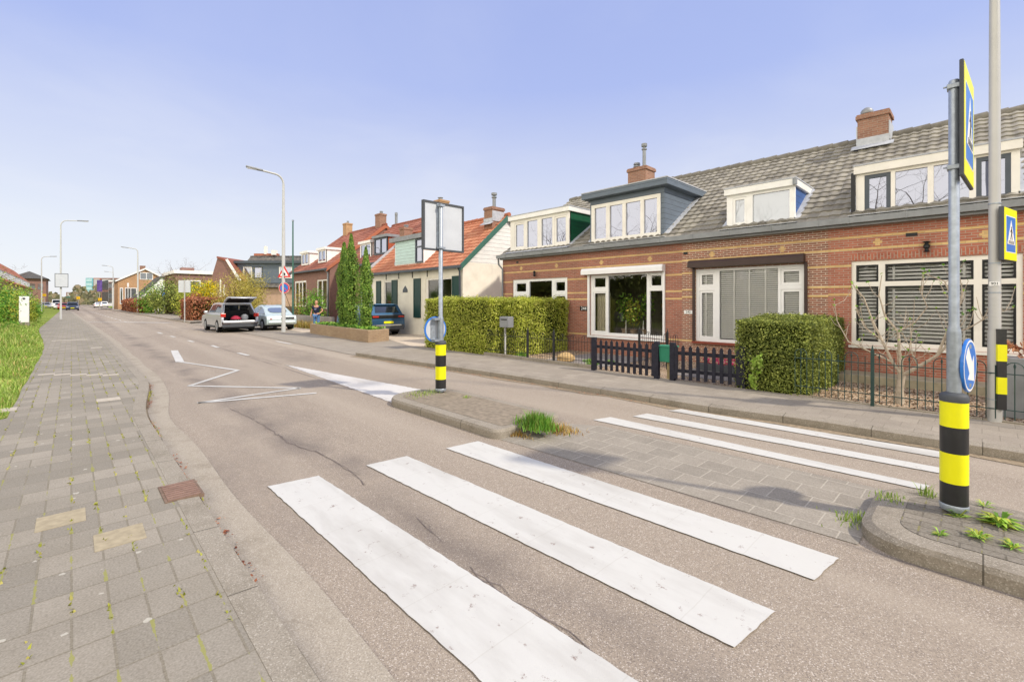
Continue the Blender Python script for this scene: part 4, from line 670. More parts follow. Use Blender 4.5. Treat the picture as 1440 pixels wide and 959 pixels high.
# plastered house
def gabled(lab, x0, x1, yf, zb, ze, yr, zr, wm, rm, openings, gable=None, tw=.25, e=.33, name='house', grp=None, verge=None, over=.3, seg=4):
    t = thing(name, lab, 'house', ((x0+x1)/2, yf, 0), grp); b = B(); b.plate(x0, x1, zb, ze, yf, .15, openings, outer=False); yb = 2*yr-yf
    for x in (x0+.003, x1-.003): b.poly([(x, yf+.002, zb), (x, yb, zb), (x, yb, ze), (x, yf+.002, ze)], 0); b.poly([(x, yf+.002, ze), (x, yb, ze), (x, yr, zr-.08)], 1)
    b.poly([(x0, yb, zb), (x1, yb, zb), (x1, yb, ze), (x0, yb, ze)]); b.poly([(x0, yf+1.8, zb), (x1, yf+1.8, zb), (x1, yf+1.8, ze), (x0, yf+1.8, ze)], 2); b.poly([(x0, yf+.17, ze-.1), (x1, yf+.17, ze-.1), (x1, yb, ze-.1), (x0, yb, ze-.1)], 2)
    b.build('wall', [wm, gable or wm, M['interior']], t); k = (zr-ze)/(yr-yf); ye = yf-over; tiles(t, rm, x0-.12, x1+.12, ye, ze-k*over+.02, yr, zr, tw, e, seg, .03, .035)
    if verge:
        for x in (x1+.06, x0-.14):
            b = B(); b.ext([(x, ye-.02, ze-k*over-.22), (x, ye-.02, ze-k*over+.05), (x, yr, zr+.05), (x, yr, zr-.25)], (.08, 0, 0)); b.ext([(x, 2*yr-ye, ze-k*over+.05), (x, 2*yr-ye, ze-k*over-.22), (x, yr, zr-.25), (x, yr, zr+.05)], (.08, 0, 0)); b.build('verge_board', verge, t)
    b = B(); zz_ = ze-k*over; b.box(x0-.15, x1+.15, ye-.1, ye+.02, zz_-.09, zz_+.03); b.box(x0, x1, ye+.02, yf-.002, zz_-.07, zz_-.03); b.build('gutter', M['anth'], t); return t
P = gabled('cream plastered house with orange tiles, dark green shutters and white boarded gable', -25.73, -16.69, 13.0, .0, 3.58, 15.84, 6.1, M['plaster'], M['tileO'], [(-24.07, -23.19, 1.0, 2.93), (-19.77, -17.5, 1.0, 2.91)], M['siding_w'], verge=M['gtrim'], over=.22, name='cottage', tw=.25, e=.30)
win(P, -24.07, -23.19, 1.0, 2.93, 13.03, [(-23.99, -23.27, 1.08, 2.85, 0)], M['cream'], M['pane']); win(P, -19.77, -17.5, 1.0, 2.91, 13.03, [(-19.6, -17.6, 1.1, 2.83, 0)], M['cream'], M['pane'])
for a, c, z0 in ((-24.95, -24.4, .9), (-23.14, -22.54, .9), (-20.86, -20.2, .9), (-17.48, -16.86, .9)):
    b = B(); b.plate(a, c, z0, 2.95, 12.95, .045, [(a+.08, c-.08, z0+.1, 1.85), (a+.08, c-.08, 1.95, 2.85)]); b.box(a+.06, c-.06, 12.965, 12.99, z0+.08, 2.87); b.build('shutter', M['shutter'], P)
for x in (-23.8, -22.4, -21.0, -19.6): b = B(); b.box(x-.02, x+.02, 12.97, 12.998, 3.0, 3.38); b.build('wall_anchor', M['black'], P)
b = B(); b.ext([(-21.95, 12.97, 2.25), (-21.5, 12.97, 2.25), (-21.5, 12.97, 2.38), (-21.72, 12.97, 2.6), (-21.95, 12.97, 2.38)], (0, .028, 0)); b.build('wall_plaque', M['anth'], P)
for i in range(9): x = -25.4+1.02*i; b = B(); b.box(x-.06, x+.06, 12.8, 12.99, 3.3, 3.42); b.build('rafter_end', M['shutter'], P)
b = B(); b.box(-23.04, -20.14, 13.12, 15.4, 3.75, 5.06); dd = b.build('dormer', M['white'], P); b = B(); b.box(-23.4, -19.85, 12.95, 15.9, 5.06, 5.3); b.build('fascia', M['zinc'], dd); b = B(); b.box(-22.95, -20.9, 13.09, 13.118, 3.8, 5.04); b.build('front_boards', M['siding_aq'], dd); win(dd, -20.88, -20.16, 3.78, 5.04, 13.07, [(-20.8, -20.24, 4.65, 4.97, 0), (-20.8, -20.24, 3.86, 4.58, 0)], M['anth'], M['paned'])
b = B(); b.ext([(-23.08, 13.1, 3.78), (-23.08, 13.1, 3.95), (-23.08, 15.3, 5.9), (-23.08, 15.3, 5.75)], (-.0+.05, 0, 0)); b.build('lead_verge', M['lead'], P); b = B(); b.ext([(-25.95, 12.75, 3.35), (-25.95, 12.75, 3.6), (-25.95, 15.84, 6.3), (-25.95, 15.84, 6.05)], (.12, 0, 0)); b.build('lead_verge', M['lead'], P)
b = B(); b.tube([(-16.8, 12.75, 3.38), (-16.8, 12.9, 3.15), (-16.8, 12.93, .1)], .045, 8); b.build('downpipe', M['anth'], P); b = B(); b.tube([(-25.65, 12.75, 3.38), (-25.65, 12.9, 3.15), (-25.65, 12.93, .1)], .045, 8); b.build('downpipe', M['anth'], P)
chimney(P, -17.45, -16.85, 14.95, 15.75, 5.3, 6.42, M['brickB'], [('flue_pipe', -17.15, 15.35, FLUE(.78, .09), M['zinc'])], lead=5.75); chimney(P, -25.6, -25.05, 14.9, 15.5, 5.2, 6.35, M['brickB'], [('chimney_cowl', -25.3, 15.2, [(.12, 0), (.12, .12), (.16, .13), (.16, .2)], M['zinc'])])
# brick pair with red roofs
def small_dormer(p, x0, x1, yf, z0, z1, ye, ze, k, cheek, fm, mull=1, pm=None):
    yr = ye+(z1-ze)/k; b = B(); yc = ye+(z0-ze)/k
    for x, s in ((x0, 1), (x1, -1)): b.ext([(x, yf+.02, z0), (x, yf+.02, z1), (x, yr, z1), (x, max(yc, yf+.05), z0)], (s*.08, 0, 0))
    b.poly([(x0, yf+.3, z0), (x1, yf+.3, z0), (x1, yf+.3, z1), (x0, yf+.3, z1)]); d = b.build('dormer', cheek, p)
    b = B(); b.box(x0-.12, x1+.12, yf-.12, yr+.1, z1, z1+.18); b.build('fascia', fm, d); w = (x1-x0-.24-.1*(mull-1))/mull
    win(d, x0, x1, z0, z1, yf, [(x0+.12+i*(w+.1), x0+.12+i*(w+.1)+w, z0+.12, z1-.1, 0) for i in range(mull)], fm if not pm else pm, M['paned']); return d
E1 = gabled('mauve brick house with red tiled roof and two small white dormers, beside the flagpole', -42.05, -34.2, 14.0, 0, 4.45, 18.6, 8.05, M['brickE'], M['tileR'], [(-41.7, -39.0, 1.3, 3.5), (-36.7, -34.7, 1.2, 3.45)], verge=M['tileO'], name='brick_house', grp='red-roofed brick houses', tw=.3, e=.36, seg=3)
win(E1, -41.7, -39.0, 1.3, 3.5, 14.03, [(-41.55, -40.8, 1.45, 3.35, 0), (-40.65, -40.05, 1.45, 3.35, 0), (-39.9, -39.15, 1.45, 3.35, 0)], M['white'], M['pane']); win(E1, -36.7, -34.7, 1.2, 3.45, 14.03, [(-36.55, -35.8, 1.3, 3.35, 0), (-35.65, -34.85, 1.3, 3.35, 0)], M['cream'], M['pane'])
for a, c in ((-41.1, -39.5), (-37.4, -35.8)): small_dormer(E1, a, c, 14.35, 4.85, 5.85, 13.7, 4.25, .78, M['white'], M['white'], 2)
b = B(); b.tube([(-34.4, 13.6, 4.2), (-34.4, 13.93, 3.9), (-34.4, 13.93, .2)], .06, 6); b.build('downpipe', M['zinc'], E1)
chimney(E1, -41.7, -41.0, 18.3, 18.9, 7.5, 9.0, M['brickT'], [('chimney_pot', -41.3, 18.6, [(.1, 0), (.1, .25)], M['zinc'])]); chimney(E1, -35.4, -34.6, 18.3, 18.9, 7.5, 9.0, M['brickB'], [('chimney_pot', -34.9, 18.6, [(.12, 0), (.14, .25)], M['zinc'])])
E2 = gabled('mauve brick house with orange-red roof between the cream house and its mauve neighbour', -34.0, -26.0, 15.0, 0, 4.6, 19.2, 8.0, M['brickE'], M['tileR'], [(-31.2, -29.4, 1.2, 3.5), (-28.6, -27.2, .4, 3.0)], name='brick_house', grp='red-roofed brick houses', tw=.3, e=.36, seg=3)
win(E2, -31.2, -29.4, 1.2, 3.5, 15.03, [(-31.1, -29.5, 1.3, 3.4, 0)], M['white'], M['pane']); b = B(); b.box(-28.6, -27.2, 15.05, 15.12, .4, 3.0); b.build('front_door', M['shutter'], E2)
small_dormer(E2, -32.0, -30.3, 15.35, 4.75, 5.95, 14.7, 4.36, .8, M['white'], M['white'], 2); small_dormer(E2, -29.85, -28.0, 15.35, 5.0, 6.15, 14.7, 4.36, .8, mat('red_tile_cheek', '#a4573b', .8, .2, 8), M['zinc'], 2, M['anth'])
chimney(E2, -33.56, -33.4, 19.1, 19.26, 7.6, 8.8, M['zinc'], [('flue_cowl', -33.48, 19.18, [(.12, 0), (.12, .2), (.04, .25)], M['zinc'])], cap=False); chimney(E2, -27.4, -26.5, 18.6, 19.4, 7.3, 8.9, M['brickT'], [('chimney_cowl', -27, 19, [(.15, 0), (.15, .2), (.2, .25)], M['zinc'])])
# ------------------------------------------------------------------ buildings further along the street
def gable_x(lab, x0, x1, y0, yr, y1, ze0, zr, ze1, wm, rm, wins, vm=None, name='house', cat='house'):   # gable towards +x at x1, ridge along x
    t = thing(name, lab, cat, ((x0+x1)/2, yr, 0)); b = B()
    b.ext([(x0, y0, -.05), (x0, y1, -.05), (x0, y1, ze1), (x0, yr, zr), (x0, y0, ze0)], (x1-x0, 0, 0)); b.build('wall', wm, t); b = B()
    for (ya, za), (yb, zb) in (((y0, ze0), (yr, zr)), ((y1, ze1), (yr, zr))):
        s = 1 if ya < yb else -1; k = (zb-za)/(yb-ya); a = ya-.4*s; b.ext([(x0-.2, a, za-k*.4*s+.02), (x0-.2, yb, zb+.02), (x0-.2, yb, zb+.25), (x0-.2, a, za-k*.4*s+.25)], (x1-x0+.5, 0, 0))
    rf = b.build('roof', rm, t)
    if vm:
        b = B()
        for (ya, za), (yb, zb) in (((y0, ze0), (yr, zr)), ((y1, ze1), (yr, zr))):
            s = 1 if ya < yb else -1; k = (zb-za)/(yb-ya); a = ya-.42*s; b.ext([(x1+.31, a, za-k*.42*s-.08), (x1+.31, yb, zb-.05), (x1+.31, yb, zb+.27), (x1+.31, a, za-k*.42*s+.24)], (.06, 0, 0))
        b.build('verge_board', vm, t)
    for (a, c, d, e, fm) in wins:
        b = B(); b.box(x1+.002, x1+.08, a, c, d, e); w_ = b.build('window', fm, t); b = B(); n = max(1, round((c-a)/1.1)); s = (c-a-.1)/n
        for i in range(n): b.box(x1+.08, x1+.09, a+.1+i*s, a+(i+1)*s, d+.12, e-.12)
        b.build('pane', M['panef'], w_)
    return t
T = gable_x('tan brick house with white-edged gable roof far down the right side', -136, -124, 6.9, 11.3, 14.2, 6.1, 8.6, 6.9, M['brickT'], M['tileD'], [(10.4, 12.6, 6.4, 7.9, M['white']), (8.0, 9.9, 1.2, 4.6, M['white']), (7.2, 7.7, 1.2, 4.6, M['white'])], M['white'])
chimney(T, -130, -129, 10.9, 11.8, 8.2, 9.6, M['brickB'])
gable_x('white bungalow with steep grey roof reaching almost to the ground', -118, -108, 7.6, 12.4, 17, .9, 6.4, 1.5, M['white'], M['tileD'], [(10.6, 13.4, 1.4, 3.2, M['cream'])])
t = thing('flat_roofed_building', 'long dark flat-roofed building with white roof edge behind the green bushes', 'building', (-84, 15, 0)); b = B(); b.box(-90, -79, 10.6, 21, -.05, 5.7); b.build('wall', M['brickE'], t); b = B(); b.box(-90.3, -78.7, 10.3, 21.3, 5.7, 6.15); b.build('roof_edge', M['white'], t); b = B(); b.box(-86, -84.4, 12, 13.6, 6.15, 6.9); b.build('roof_box', M['brickE'], t)
for i in range(3): b = B(); b.box(-78.99, -78.9, 11.5+3*i, 13.5+3*i, 3.2, 4.8); w_ = b.build('window', M['white'], t); b = B(); b.box(-78.9, -78.88, 11.65+3*i, 13.35+3*i, 3.35, 4.65); b.build('pane', M['panef'], w_)
# rotated grey-dormer house, built in its own frame, then turned towards the side street
t = thing('house', 'house with wide anthracite dormer above a pink brick wall', 'house')
b = B(); b.box(-4.6, 4.6, 0, 9, 0, 3.5); b.ext([(-4.6, 0, 3.5), (-4.6, 9, 3.5), (-4.6, 4.5, 7.2)], (9.2, 0, 0)); b.build('wall', M['brickK'], t)
tiles(t, M['tileD'], -4.9, 4.9, -.35, 3.35, 4.5, 7.3, .3, .36, 3); b = B(); b.box(-3.9, 4.6, .1, 5, 3.85, 6.1); dd = b.build('dormer', M['siding_gr'], t); b = B(); b.box(-4.15, 4.9, -.2, 5.2, 6.1, 6.4); b.build('fascia', M['anth'], dd)
for a, c in ((-3.2, -2.2), (-2.0, -1.0), (.9, 2.4)): win(dd, a, c, 4.4, 5.7, .04, [(a+.1, c-.1, 4.5, 5.6, 0)], M['anth' if a == -2.0 else 'cream'], M['paned'])
b = B(); b.box(-4.5, -1.6, 4.5, 5.1, 7.2, 7.7); b.build('red_tile_section', M['tileO'], t); b = B(); b.box(-3.2, -2.9, 4.4, 4.7, 7.6, 8.6); b.build('chimney', M['cream'], t); b = B(); b.box(-2.2, -1.7, 4.2, 4.8, 7.5, 8.1); b.build('chimney', M['cream'], t)
x, y, _ = D(381, 424, 52); t.location = (x, y, 0); t.rotation_euler.z = TH
t = thing('house', 'narrow brown brick gable house left of the anthracite dormer', 'house')
b = B(); b.ext([(-1.7, 0, 0), (1.7, 0, 0), (1.7, 0, 4.3), (.2, 0, 6.2), (-.9, 0, 6.6), (-1.5, 0, 4.6), (-1.7, 0, 4.3)], (0, 8, 0)); b.build('wall', M['brickE'], t); b = B(); b.ext([(1.9, -.1, 4.0), (1.9, -.1, 4.2), (.2, -.1, 6.4), (-.9, -.1, 6.8), (-.95, -.1, 6.62), (.15, -.1, 6.2)], (0, 8.3, 0)); b.build('roof', M['tileR'], t)
b = B(); b.ext([(1.55, -.2, 4.1), (1.9, -.2, 4.1), (.35, -.2, 6.5), (.1, -.2, 6.4)], (0, .06, 0)); b.build('verge_board', M['white'], t); b = B(); b.box(-.6, -.45, -.06, -.01, .3, 4.2); b.build('downpipe', M['cream'], t); b = B(); b.box(-.2, -.05, -.06, -.01, .3, 3.6); b.build('downpipe', M['cream'], t)
x, y, _ = D(317, 424, 51); t.location = (x, y, 0); t.rotation_euler.z = TH
# left-hand row
t = thing('terrace_row', 'long left-hand row of houses with red roof and white dormer band', 'row of houses', (-140, -9, 0)); b = B(); b.box(-215, -84, -17, -9, -.05, 5.6); b.build('wall', M['brickT'], t); b = B(); b.ext([(-215, -8.6, 5.4), (-215, -8.6, 5.6), (-215, -9.6, 6.3), (-215, -17, 6.3), (-215, -17, 5.4)], (131, 0, 0)); b.ext([(-215, -9.6, 7.75), (-215, -13, 11.4), (-215, -16.4, 7.75)], (131.3, 0, 0)); b.build('roof', M['tileO'], t); b = B(); b.box(-214.8, -84.2, -16, -9.7, 6.3, 7.9); b.build('dormer_band', M['white'], t)
for i in range(16): x = -88-8*i; b = B(); b.box(x-2.2, x, -8.99, -8.92, 2.9, 4.4); w_ = b.build('window', M['white'], t); b = B(); b.box(x-2.1, x-.1, -8.92, -8.9, 3.0, 4.3); b.build('pane', M['panef'], w_)
t = thing('apartment_block', 'brown hip-roofed block beyond the red-roofed row on the left', 'building', (-235, -9, 0)); b = B(); b.box(-256, -232, -15, -6.5, 0, 9.8); b.build('wall', M['brickE'], t); b = B(); b.add([(-257, -15.8, 9.8), (-231, -15.8, 9.8), (-231, -5.8, 9.8), (-257, -5.8, 9.8), (-249, -10.8, 12.6), (-238, -10.8, 12.6)], [[0, 1, 5, 4], [1, 2, 5], [2, 3, 4, 5], [3, 0, 4], [0, 3, 2, 1]]); b.build('roof', M['tileD'], t)
for i in range(4): b = B(); b.box(-231.99, -231.9, -14.5+2*i, -13.2+2*i, 6, 8); b.build('window', M['panef'], t)
def boxb(nm, lab, u0, u1, vt, Y, dep, m, rows, wm):
    x0, y0, zt = D(u0, vt, Y); x1, y1, _ = D(u1, vt, Y); w = math.hypot(x1-x0, y1-y0); t = thing(nm, lab, 'building'); b = B(); b.box(-w/2, w/2, 0, dep, 0, zt); b.build('wall', m, t); b = B()
    for r in range(rows): z = 1+(zt-1)*r/rows; b.box(-w*.42, w*.42, -.06, -.01, z+.3, z+(zt-1)/rows-.5)
    b.build('window', wm, t); t.location = ((x0+x1)/2, (y0+y1)/2, 0); t.rotation_euler.z = TH
boxb('office_tower', 'distant teal glass tower at the end of the street', 120.5, 130, 391, 300, 14, mat('teal_glass', '#6aa9b5', .3, .1, 1, .5), 6, mat('pale_teal', '#a9cdd3', .3, .1, 1, .5))
boxb('apartment_block', 'distant orange-topped block beside the teal tower', 131.5, 141, 391, 260, 12, M['tileO'], 3, M['panef'])
boxb('apartment_block', 'distant grey-brown block behind the purple banner', 142, 163, 391, 190, 14, M['brickE'], 2, M['panef'])
boxb('white_house', 'narrow white facade beside the tan brick house', 152.5, 158, 394, 140, 8, M['white'], 1, M['panef'])
boxb('apartment_block', 'low dark distant block above the oncoming cars', 93, 114, 411, 330, 10, M['brickE'], 2, M['panef'])
for nm, lab, u, v, Y, w, h, m in (('banner_sign', 'purple and white banner on a post far down the right side', 140, 402, 95, 1.0, 2.4, 'pur'), ('yellow_sign', 'small yellow sign on a post under the purple banner', 140.5, 421, 95, .7, .6, 0), ('yellow_sign', 'small yellow sign on a post above the distant oncoming cars', 110, 419, 130, .9, .8, 0), ('yellow_sign', 'small yellow sign on a post at the left by the red-roofed row', 62, 415, 110, .9, .6, 0)):
    x, y, z = D(u, v, Y); t = thing(nm, lab, 'sign', (x, y, 0)); b = B(); b.tube([(x-.1, y, 0), (x-.1, y, z+h/2)], .06, 6); b.build('pole', M['lampgrey'], t); b = B(); b.obox((x, y, z), (.04, -.04, 0), (w/2*CT, w/2*ST, 0), (0, 0, h/2)); b.build('sign_board', mat('purple_banner', '#6d57a0', .6, .3, 2) if m else M['yel' if 0 else 'amberish'] if False else (mat('purple_banner', '#6d57a0', .6, .3, 2) if m else mat('warm_yellow', '#eec22a', .5, .05, 3)), t)
# ------------------------------------------------------------------ vegetation
def hedge(nm, lab, cat, boxes, dens, ls, mats, grp=None, top=None, jit=.05, core=True):
    b = B(); tot = 0
    for (x0, x1, y0, y1, z0, z1) in boxes:
        i = .07; b.box(x0+i, x1-i, y0+i, y1-i, z0, z1-i, 3)
        for ax_, s in ((0, 0), (0, 1), (1, 0), (1, 1), (2, 1)):
            lo, hi = (x0, y0, z0), (x1, y1, z1); d = [hi[k]-lo[k] for k in range(3)]; a = d[(ax_+1) % 3]*d[(ax_+2) % 3]
            for _ in range(int(a*dens)):
                p = [lo[k]+rnd.random()*d[k] for k in range(3)]; wv = .045*math.sin(p[0]*2.3+p[2]*3)+.04*math.sin(p[1]*2.9+p[0]*1.7+p[2]*2)
                p[ax_] = (lo, hi)[s][ax_]; n = [0, 0, 0]; n[ax_] = 1 if s else -1; k = wv+rnd.gauss(0, jit)-.03
                ed = min(min(abs(p[q]-lo[q]), abs(hi[q]-p[q])) if q != 2 else abs(hi[2]-p[2]) for q in range(3) if q != ax_); k -= max(0, .09-ed)*.5
                p[ax_] += n[ax_]*k
                if any(q[0]+.1 < p[0] < q[1]-.1 and q[2]+.1 < p[1] < q[3]-.1 and p[2] < q[5]-.1 for q in boxes): continue
                b.leaf(p, (n[0]+rnd.gauss(0, .7), n[1]+rnd.gauss(0, .7), n[2]+rnd.gauss(.3, .7)), ls*rnd.uniform(.6, 1.3), 0 if rnd.random() < .55 else 1 if rnd.random() < .5 else 2, .6)
    x0, x1, y0, y1, z0, _ = boxes[0]; return tag(b.build(nm, list(mats)+[M['core']]), lab, cat, grp)
hedge('hedge', 'big clipped yellow-green hedge wrapping the garden of the house with the green dormer', 'hedge', [(-14.05, -10.35, 9.2, 10.1, .1, 1.84), (-11.2, -10.35, 10.0, 12.1, .1, 1.82), (-14.0, -13.2, 10.0, 12.1, .1, 1.8)][:1]+[(-10.9, -9.75, 9.65, 12.1, .1, 1.82)], 2300, .052, M['hg'], jit=.04)
hedge('hedge', 'clipped dark green box hedge in front of the brown brick house', 'hedge', [(-3.3, -2.08, 9.12, 12.05, .1, 1.4)], 4200, .04, M['hgd'], jit=.03)
hedge('copper_hedge', 'copper-brown beech hedge next to the square sign back and the open-tailgate car', 'hedge', [(-52, -47.6, 7.4, 11.6, .05, 1.95)], 260, .17, M['bn'], 'copper beech hedges', jit=.1)
hedge('copper_hedge', 'long copper-brown beech hedge farther off, left of the green bushes', 'hedge', [(-112, -83, 6.9, 8.4, .05, 2.0)], 60, .3, M['bn'], 'copper beech hedges', jit=.12)
def shrub(nm, lab, cat, blobs, n, ls, mats, stems=True, grp=None, asp=.6, drop=0):
    x, y = blobs[0][:2]; t = thing(nm, lab, cat, (x, y, .05), grp); b = B()
    for (cx, cy, cz, rx, ry, rz, w) in blobs:
        cl = [Vector((rnd.gauss(0, 1), rnd.gauss(0, 1), rnd.gauss(0, 1))).normalized()*rnd.uniform(.35, 1) for _ in range(max(6, int(26*w)))]
        for _ in range(int(n*w)):
            q = rnd.choice(cl)+Vector((rnd.gauss(0, .2), rnd.gauss(0, .2), rnd.gauss(0, .2)-drop*rnd.random()))
            b.leaf((cx+q.x*rx, cy+q.y*ry, max(.1, cz+q.z*rz)), (q.x+rnd.gauss(0, .6), q.y+rnd.gauss(0, .6), q.z+rnd.gauss(.3, .6)), ls*rnd.uniform(.6, 1.4), 0 if rnd.random() < .5 else 1 if rnd.random() < .6 else 2, asp)
    b.build('leaves', mats, t)
    if stems:
        b = B()
        for (cx, cy, cz, rx, ry, rz, w) in blobs:
            for _ in range(6): q = Vector((rnd.gauss(0, .5), rnd.gauss(0, .5), rnd.random())); b.tube([(cx+rnd.uniform(-.15, .15), cy+rnd.uniform(-.15, .15), 0), (cx+q.x*rx*.4, cy+q.y*ry*.4, cz*.6), (cx+q.x*rx, cy+q.y*ry, cz+q.z*rz*.7)], [.05, .035, .015], 5)
        b.build('stems', M['bark'], t)
    return t
shrub('willow_bush', 'wide bearded olive-yellow willow bush behind the open-tailgate car', 'bush', [(-43.9, 10.2, 2.6, 1.9, 1.9, 2.2, 1), (-44.8, 11.2, 2.5, 1.6, 1.6, 2.1, .7)], 8000, .15, M['wl'], drop=.5, asp=.3)
x, y, _ = D(288, 415, 46); shrub('forsythia_bush', 'bright yellow flowering forsythia bush behind the copper hedge', 'bush', [(x, y, 2.2, 1.1, 1.1, 1.6, 1), (x+.5, y+.6, 2.9, .8, .8, 1.2, .5)], 1700, .14, M['ye'])
for u, Y, h, r, lab in ((222, 66, 4.6, 2.4, 'leftmost of the green bushes between the two copper hedges'), (240, 60, 5.2, 2.6, 'tallest green bush, behind the slim road sign posts'), (262, 60, 5.0, 2.4, 'green bush behind the grey square sign back'), (276, 54, 4.6, 1.9, 'green bush left of the yellow forsythia')):
    x, y, _ = D(u, 430, Y); shrub('green_bush', lab, 'bush', [(x, y, h*.5, r, r, h*.5, 1), (x+.8, y-.6, h*.35, r*.8, r*.8, h*.35, .6)], 2200, .22, M['gl'] if u == 222 else M['hgd'] if u != 276 else M['hg'], grp='green bushes down the right side')
shrub('bronze_bush', 'small bronze-leaved bush beside the yellow forsythia', 'bush', [(*D(277, 418, 44)[:2], 2.0, .7, .7, .7, 1)], 500, .14, M['bn'])
shrub('garden_shrub', 'dense green shrub in front of the mauve brick house window', 'bush', [(-33.6, 12.7, 1.4, 1.0, .9, 1.4, 1)], 2600, .12, M['gl']); shrub('garden_shrub', 'sparse tan-yellow shrub beside the flagpole', 'bush', [(-36.2, 12.3, 1.5, .9, .7, 1.4, 1)], 1100, .1, M['wl'], asp=.3)
shrub('sprouting_shrub', 'fresh bright green sprout growing at the end of the picket fence beside the box hedge', 'shrub', [(-2.86, 8.98, .6, .13, .07, .19, 1), (-2.92, 8.97, .3, .09, .06, .16, .6)], 230, .06, [M['grs'][0], M['grs'][2], M['gl'][2]], stems=False)
for i, (x, y, h, r, lab) in enumerate(((-36, -3.3, 3.5, 1.25, 'nearest bush at the left picture edge'), (-43.5, -4.15, 3.7, 1.5, 'bush directly behind the white utility cabinet'), (-48.5, -3.8, 3.4, 1.5, 'bush to the right of the white utility cabinet'), (-54, -3.7, 3.5, 1.6, 'bush by the left pavement before the tall pale lamp'), (-64, -4.2, 2.8, 1.6, 'farthest bush along the left pavement'), (-48, -2.5, 2.1, .85, 'low bush right at the pavement edge behind the white utility cabinet'), (-56, -2.6, 2.2, .9, 'low bush at the pavement edge nearest the tall pale lamp'))):
    shrub('verge_bush', lab, 'bush', [(x, y, h*.5, r*1.3, r, h*.5, 1), (x-1, y-.9, h*.55, r, r, h*.5, .6)], 2600, .13, M['gl'] if i not in (2, 5) else M['hg'], grp='bushes along the left verge')
def cypress(lab, x, y, z0, zt, r):
    t = thing('cypress', lab, 'cypress tree', (x, y, z0), 'column cypresses in the brick planter'); b = B(); b.tube([(x, y, z0-.2), (x, y, zt*.9)], [.07, .02], 6); b.build('trunk', M['bark'], t); b = B(); H = zt-z0; ph = rnd.random()*6
    b.tube([(x, y, z0), (x, y, z0+H*.3), (x, y, z0+H*.7), (x, y, zt-.2)], [r*.55, r*.6, r*.45, .02], 8, 3)
    for _ in range(5200):
        f = rnd.random(); q = rnd.random()*2*PI; rr = r*min(1, .72+f*1.2)*min(1, (1-f)*2.6+.08)*(1+.16*math.sin(f*19+q*2+ph))*rnd.uniform(.72, 1.08)
        b.leaf((x+rr*math.cos(q), y+rr*math.sin(q), z0+f*H), (math.cos(q)+rnd.gauss(0, .5), math.sin(q)+rnd.gauss(0, .5), rnd.gauss(.1, .4)), rnd.uniform(.06, .13), 0 if rnd.random() < .5 else 1 if rnd.random() < .55 else 2, .45, )
    b.build('crown', M['cy']+[M['core']], t)
cypress('left one of the three column cypresses in the brick planter', -22.3, 9.85, .45, 4.72, .34); cypress('middle and tallest of the three column cypresses in the brick planter', -21.5, 9.85, .45, 5.05, .37); cypress('right and narrowest column cypress in the brick planter, nearest the blue car', -19.75, 9.75, .45, 4.25, .29)
t = thing('brick_planter', 'long low tan brick planter holding three cypresses', 'planter', (-22, 9.6, 0)); b = B(); ot = [(-25.66, 9.42), (-18.0, 9.0), (-18.35, 10.15), (-25.66, 10.5)]; it = [(-25.5, 9.55), (-18.17, 9.15), (-18.45, 10.02), (-25.5, 10.38)]
q = [(x, y, 0) for x, y in ot]+[(x, y, .5) for x, y in ot]+[(x, y, .5) for x, y in it]+[(x, y, .42) for x, y in it]
for k in range(3): b.add(q[k*4:k*4+8], [[i, (i+1) % 4, 4+(i+1) % 4, 4+i] for i in range(4)])
b.build('wall', M['brickP'], t); b = B(); b.poly([(x, y, .43) for x, y in it]); b.build('soil', M['soil'], t); b = B()
q = [(x, y, .502) for x, y in ot]+[(x, y, .535) for x, y in ot]+[(x, y, .535) for x, y in it]+[(x, y, .502) for x, y in it]
for k in range(3): b.add(q[k*4:k*4+8], [[i, (i+1) % 4, 4+(i+1) % 4, 4+i] for i in range(4)])
b.build('coping', mat('coping_stone', '#a9957a', .9, .15, 6), t)
b = B()
for _ in range(1500): f = rnd.random(); b.leaf((-25.4+7.1*f, 9.5-.35*f+rnd.random()*.8, .47+rnd.random()*.16), (rnd.gauss(0, .6), rnd.gauss(0, .6), 1), .1, rnd.randrange(3))
tag(b.build('ground_cover', M['gl']), 'low green ground cover in the brick planter under the cypresses', 'ground cover', kind='stuff')
# trees
def branch(b, p, d, L, r, lev, leaves=None, spread=.55, up=.25, nseg=4):
    pts, rad = [p], [r]; q = p.copy(); dd = d.copy()
    for i in range(nseg):
        dd = (dd+Vector((rnd.gauss(0, .14), rnd.gauss(0, .14), rnd.gauss(0, .1)+up*.12))).normalized(); q = q+dd*L/nseg; pts.append(q.copy()); rad.append(r*(1-.6*(i+1)/nseg))
    b.tube(pts, rad, 7 if lev > 3 else 5 if lev > 1 else 3, 0, False)
    if lev <= 0:
        if leaves is not None: leaves.append(q)
        return
    for k in range(3 if lev > 1 else 4):
        i = rnd.randrange(1, nseg+1) if k else nseg; a = Vector((rnd.gauss(0, 1), rnd.gauss(0, 1), rnd.gauss(.2, .7))).normalized()
        branch(b, pts[i], (dd*(1-spread)+a*spread).normalized(), L*rnd.uniform(.55, .8), max(rad[i]*.75, .004), lev-1, leaves, spread, up, 3)
def bare_tree(nm, lab, x, y, h, r, lev=5, grp=None, z=0, m=None):
    t = thing(nm, lab, 'tree', (x, y, z), grp); b = B(); b.tube([(x, y, z-.1), (x+.05, y, z+h*.3)], [r*1.15, r*.85], 9); b.build('trunk', m or M['bark'], t); b = B(); o = Vector((x+.05, y, z+h*.29))
    for k in range(4): a = k*PI/2+rnd.random(); branch(b, o-Vector((0, 0, .1)), Vector((math.cos(a)*.45, math.sin(a)*.45, .9)).normalized(), h*.26, r*.6, lev-1)
    b.build('crown', m or M['twig'], t); return t
